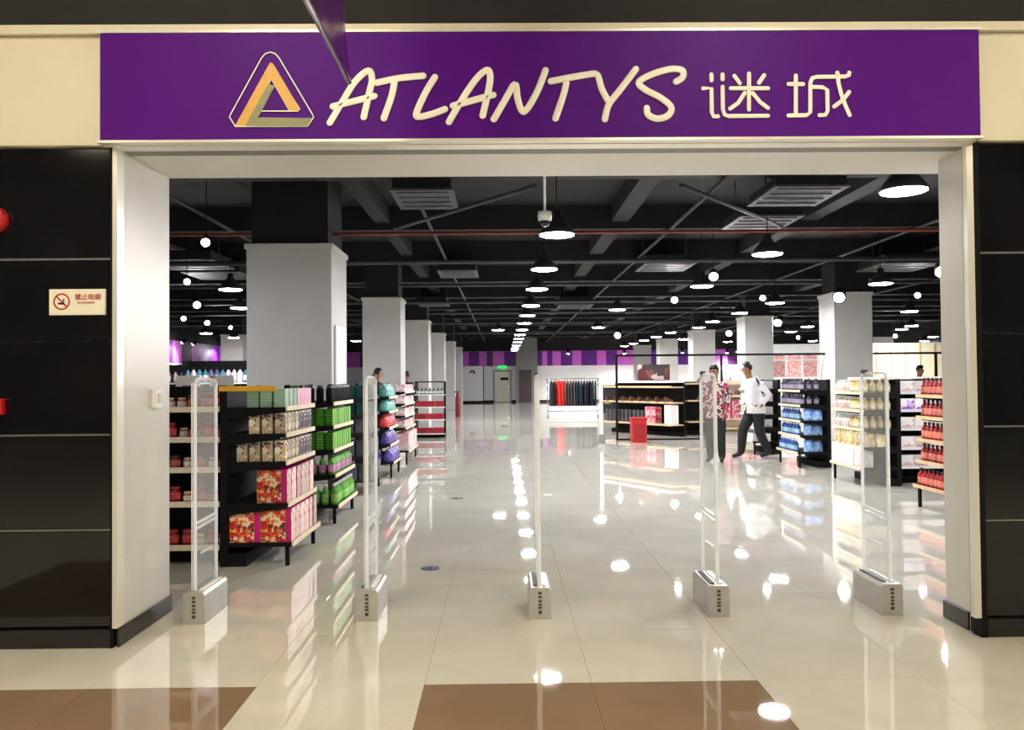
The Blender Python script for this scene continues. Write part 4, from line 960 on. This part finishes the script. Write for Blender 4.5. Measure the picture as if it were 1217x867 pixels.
    ns_ = MB(); bse = H0+fd*.088
    ns_.tube([bse+Vector((0, 0, .02)), bse+fd*.02+Vector((0, 0, -.015)), bse+Vector((0, 0, -.02))], [.007, .012, .008], 6); part('nose', ns_, SKIN, t)
    for s in (-1, 1):
        e_ = H0+fd*.083+sdv*s*.032+Vector((0, 0, .022)); part('eye', MB().lathe([(.004, -.006), (.009, 0), (.004, .006)], 8, tuple(e_)), HAIR, t)
        e_ = H0+sdv*s*.08; part('ear', MB().lathe([(.006, -.03), (.016, -.01), (.018, .012), (.008, .028)], 8, tuple(e_)), SKIN, t)
    mt = H0+fd*.087+Vector((0, 0, -.045)); part('mouth', MB().tube([mt-sdv*.02, mt+sdv*.02], .005, 6), mat('lips', (150, 86, 80), .5), t)
    return t, zm
def hem(t, zm, pel, m, r=(.20, .165), z0=-.13, z1=.16):
    mb = MB(); n_ = 18; vs = []
    for z, k in ((z1, .9), (0.03, .98), (z0, 1.06), (z0-.004, 1.0)):
        for i in range(n_):
            a = 2*PI*i/n_; w_ = 1+.035*math.sin(4*a); vs.append((pel[0]+r[0]*k*w_*math.cos(a), pel[1]+r[1]*k*w_*math.sin(a), pel[2]-zm+z))
    fs = [(j*n_+i, j*n_+(i+1) % n_, (j+1)*n_+(i+1) % n_, (j+1)*n_+i) for j in range(3) for i in range(n_)]
    mb.add(vs, fs, 0, True); o = part('shirt_hem', mb, m, t); s_ = o.modifiers.new('thick', 'SOLIDIFY'); s_.thickness = .006
V = Vector
# walking man, profile, facing -y locally (turned to face -x in the scene)
Jw = dict(pelvis=V((0, .02, .95)), chest=V((0, -.05, 1.27)), neck=V((0, -.095, 1.48)), head=V((0, -.14, 1.61)),
  hipl=V((-.095, .0, .90)), kneel=V((-.095, -.20, .51)), anklel=V((-.095, -.235, .09)), toel=V((0, -.17, 0)),
  hipr=V((.095, .04, .90)), kneer=V((.095, .04, .49)), ankler=V((.095, .22, .11)), toer=V((0, -.17, 0)),
  shl=V((-.185, -.05, 1.40)), ell=V((-.225, -.04, 1.13)), wrl=V((-.20, -.22, .96)), pml=V((-.19, -.29, .92)),
  shr=V((.185, -.03, 1.40)), elr=V((.24, .19, 1.17)), wrr=V((.19, .08, .97)), pmr=V((.17, .02, .92)))
M_shirt = mat('shirt_white', (240, 240, 242), .7, noise=.03, scale=8); M_trs = mat('trousers_black', (20, 20, 24), .7, noise=.15, scale=10)
t, zm = person('person in a white shirt and dark trousers walking past the detergent gondola', (4.60, 14.75, 0), -PI/2, M_shirt, M_trs, Jw, scale=1.0, fat=1.2)
hem(t, zm, Jw['pelvis'], M_shirt)
Js = dict(pelvis=V((0, 0, .92)), chest=V((0, -.01, 1.26)), neck=V((0, -.01, 1.47)), head=V((0, -.03, 1.60)),
  hipl=V((-.09, 0, .88)), kneel=V((-.10, -.02, .48)), anklel=V((-.10, .02, .09)), toel=V((-.02, -.17, 0)),
  hipr=V((.09, 0, .88)), kneer=V((.10, -.02, .48)), ankler=V((.11, .02, .09)), toer=V((.02, -.17, 0)),
  shl=V((-.18, 0, 1.39)), ell=V((-.235, .03, 1.12)), wrl=V((-.20, -.10, .90)), pml=V((-.19, -.13, .83)),
  shr=V((.18, 0, 1.39)), elr=V((.235, .03, 1.12)), wrr=V((.20, -.10, .90)), pmr=V((.19, -.13, .83)))
M_patt = art('patterned_top', [(190,60,80),(60,40,50),(226,200,200),(120,40,60)], 9, kind='noise')
t, zm = person('person in patterned red top and black trousers standing behind a clear pedestal', (3.70, 14.1, 0), -.5, M_patt, M_trs, Js, scale=.975); hem(t, zm, Js['pelvis'], M_patt)
M_dk = mat('top_black', (26, 26, 30), .8, noise=.1); M_dk2 = mat('top_charcoal', (52, 50, 56), .8, noise=.1)
t, zm = person('dark-haired person in a black top behind the bag gondola', (-2.72, 17.4, 0), 1.9, M_dk, M_trs, Js, scale=1.0); hem(t, zm, Js['pelvis'], M_dk)
t, zm = person('dark-haired person in a charcoal top behind the pink gondola', (-2.62, 21.8, 0), PI*.9, M_dk2, M_trs, Js, scale=.99); hem(t, zm, Js['pelvis'], M_dk2)
t, zm = person('dark-haired person in charcoal behind the drinks gondola', (10.3, 19.9, 0), .4, M_dk2, M_trs, Js, scale=1.0); hem(t, zm, Js['pelvis'], M_dk2)
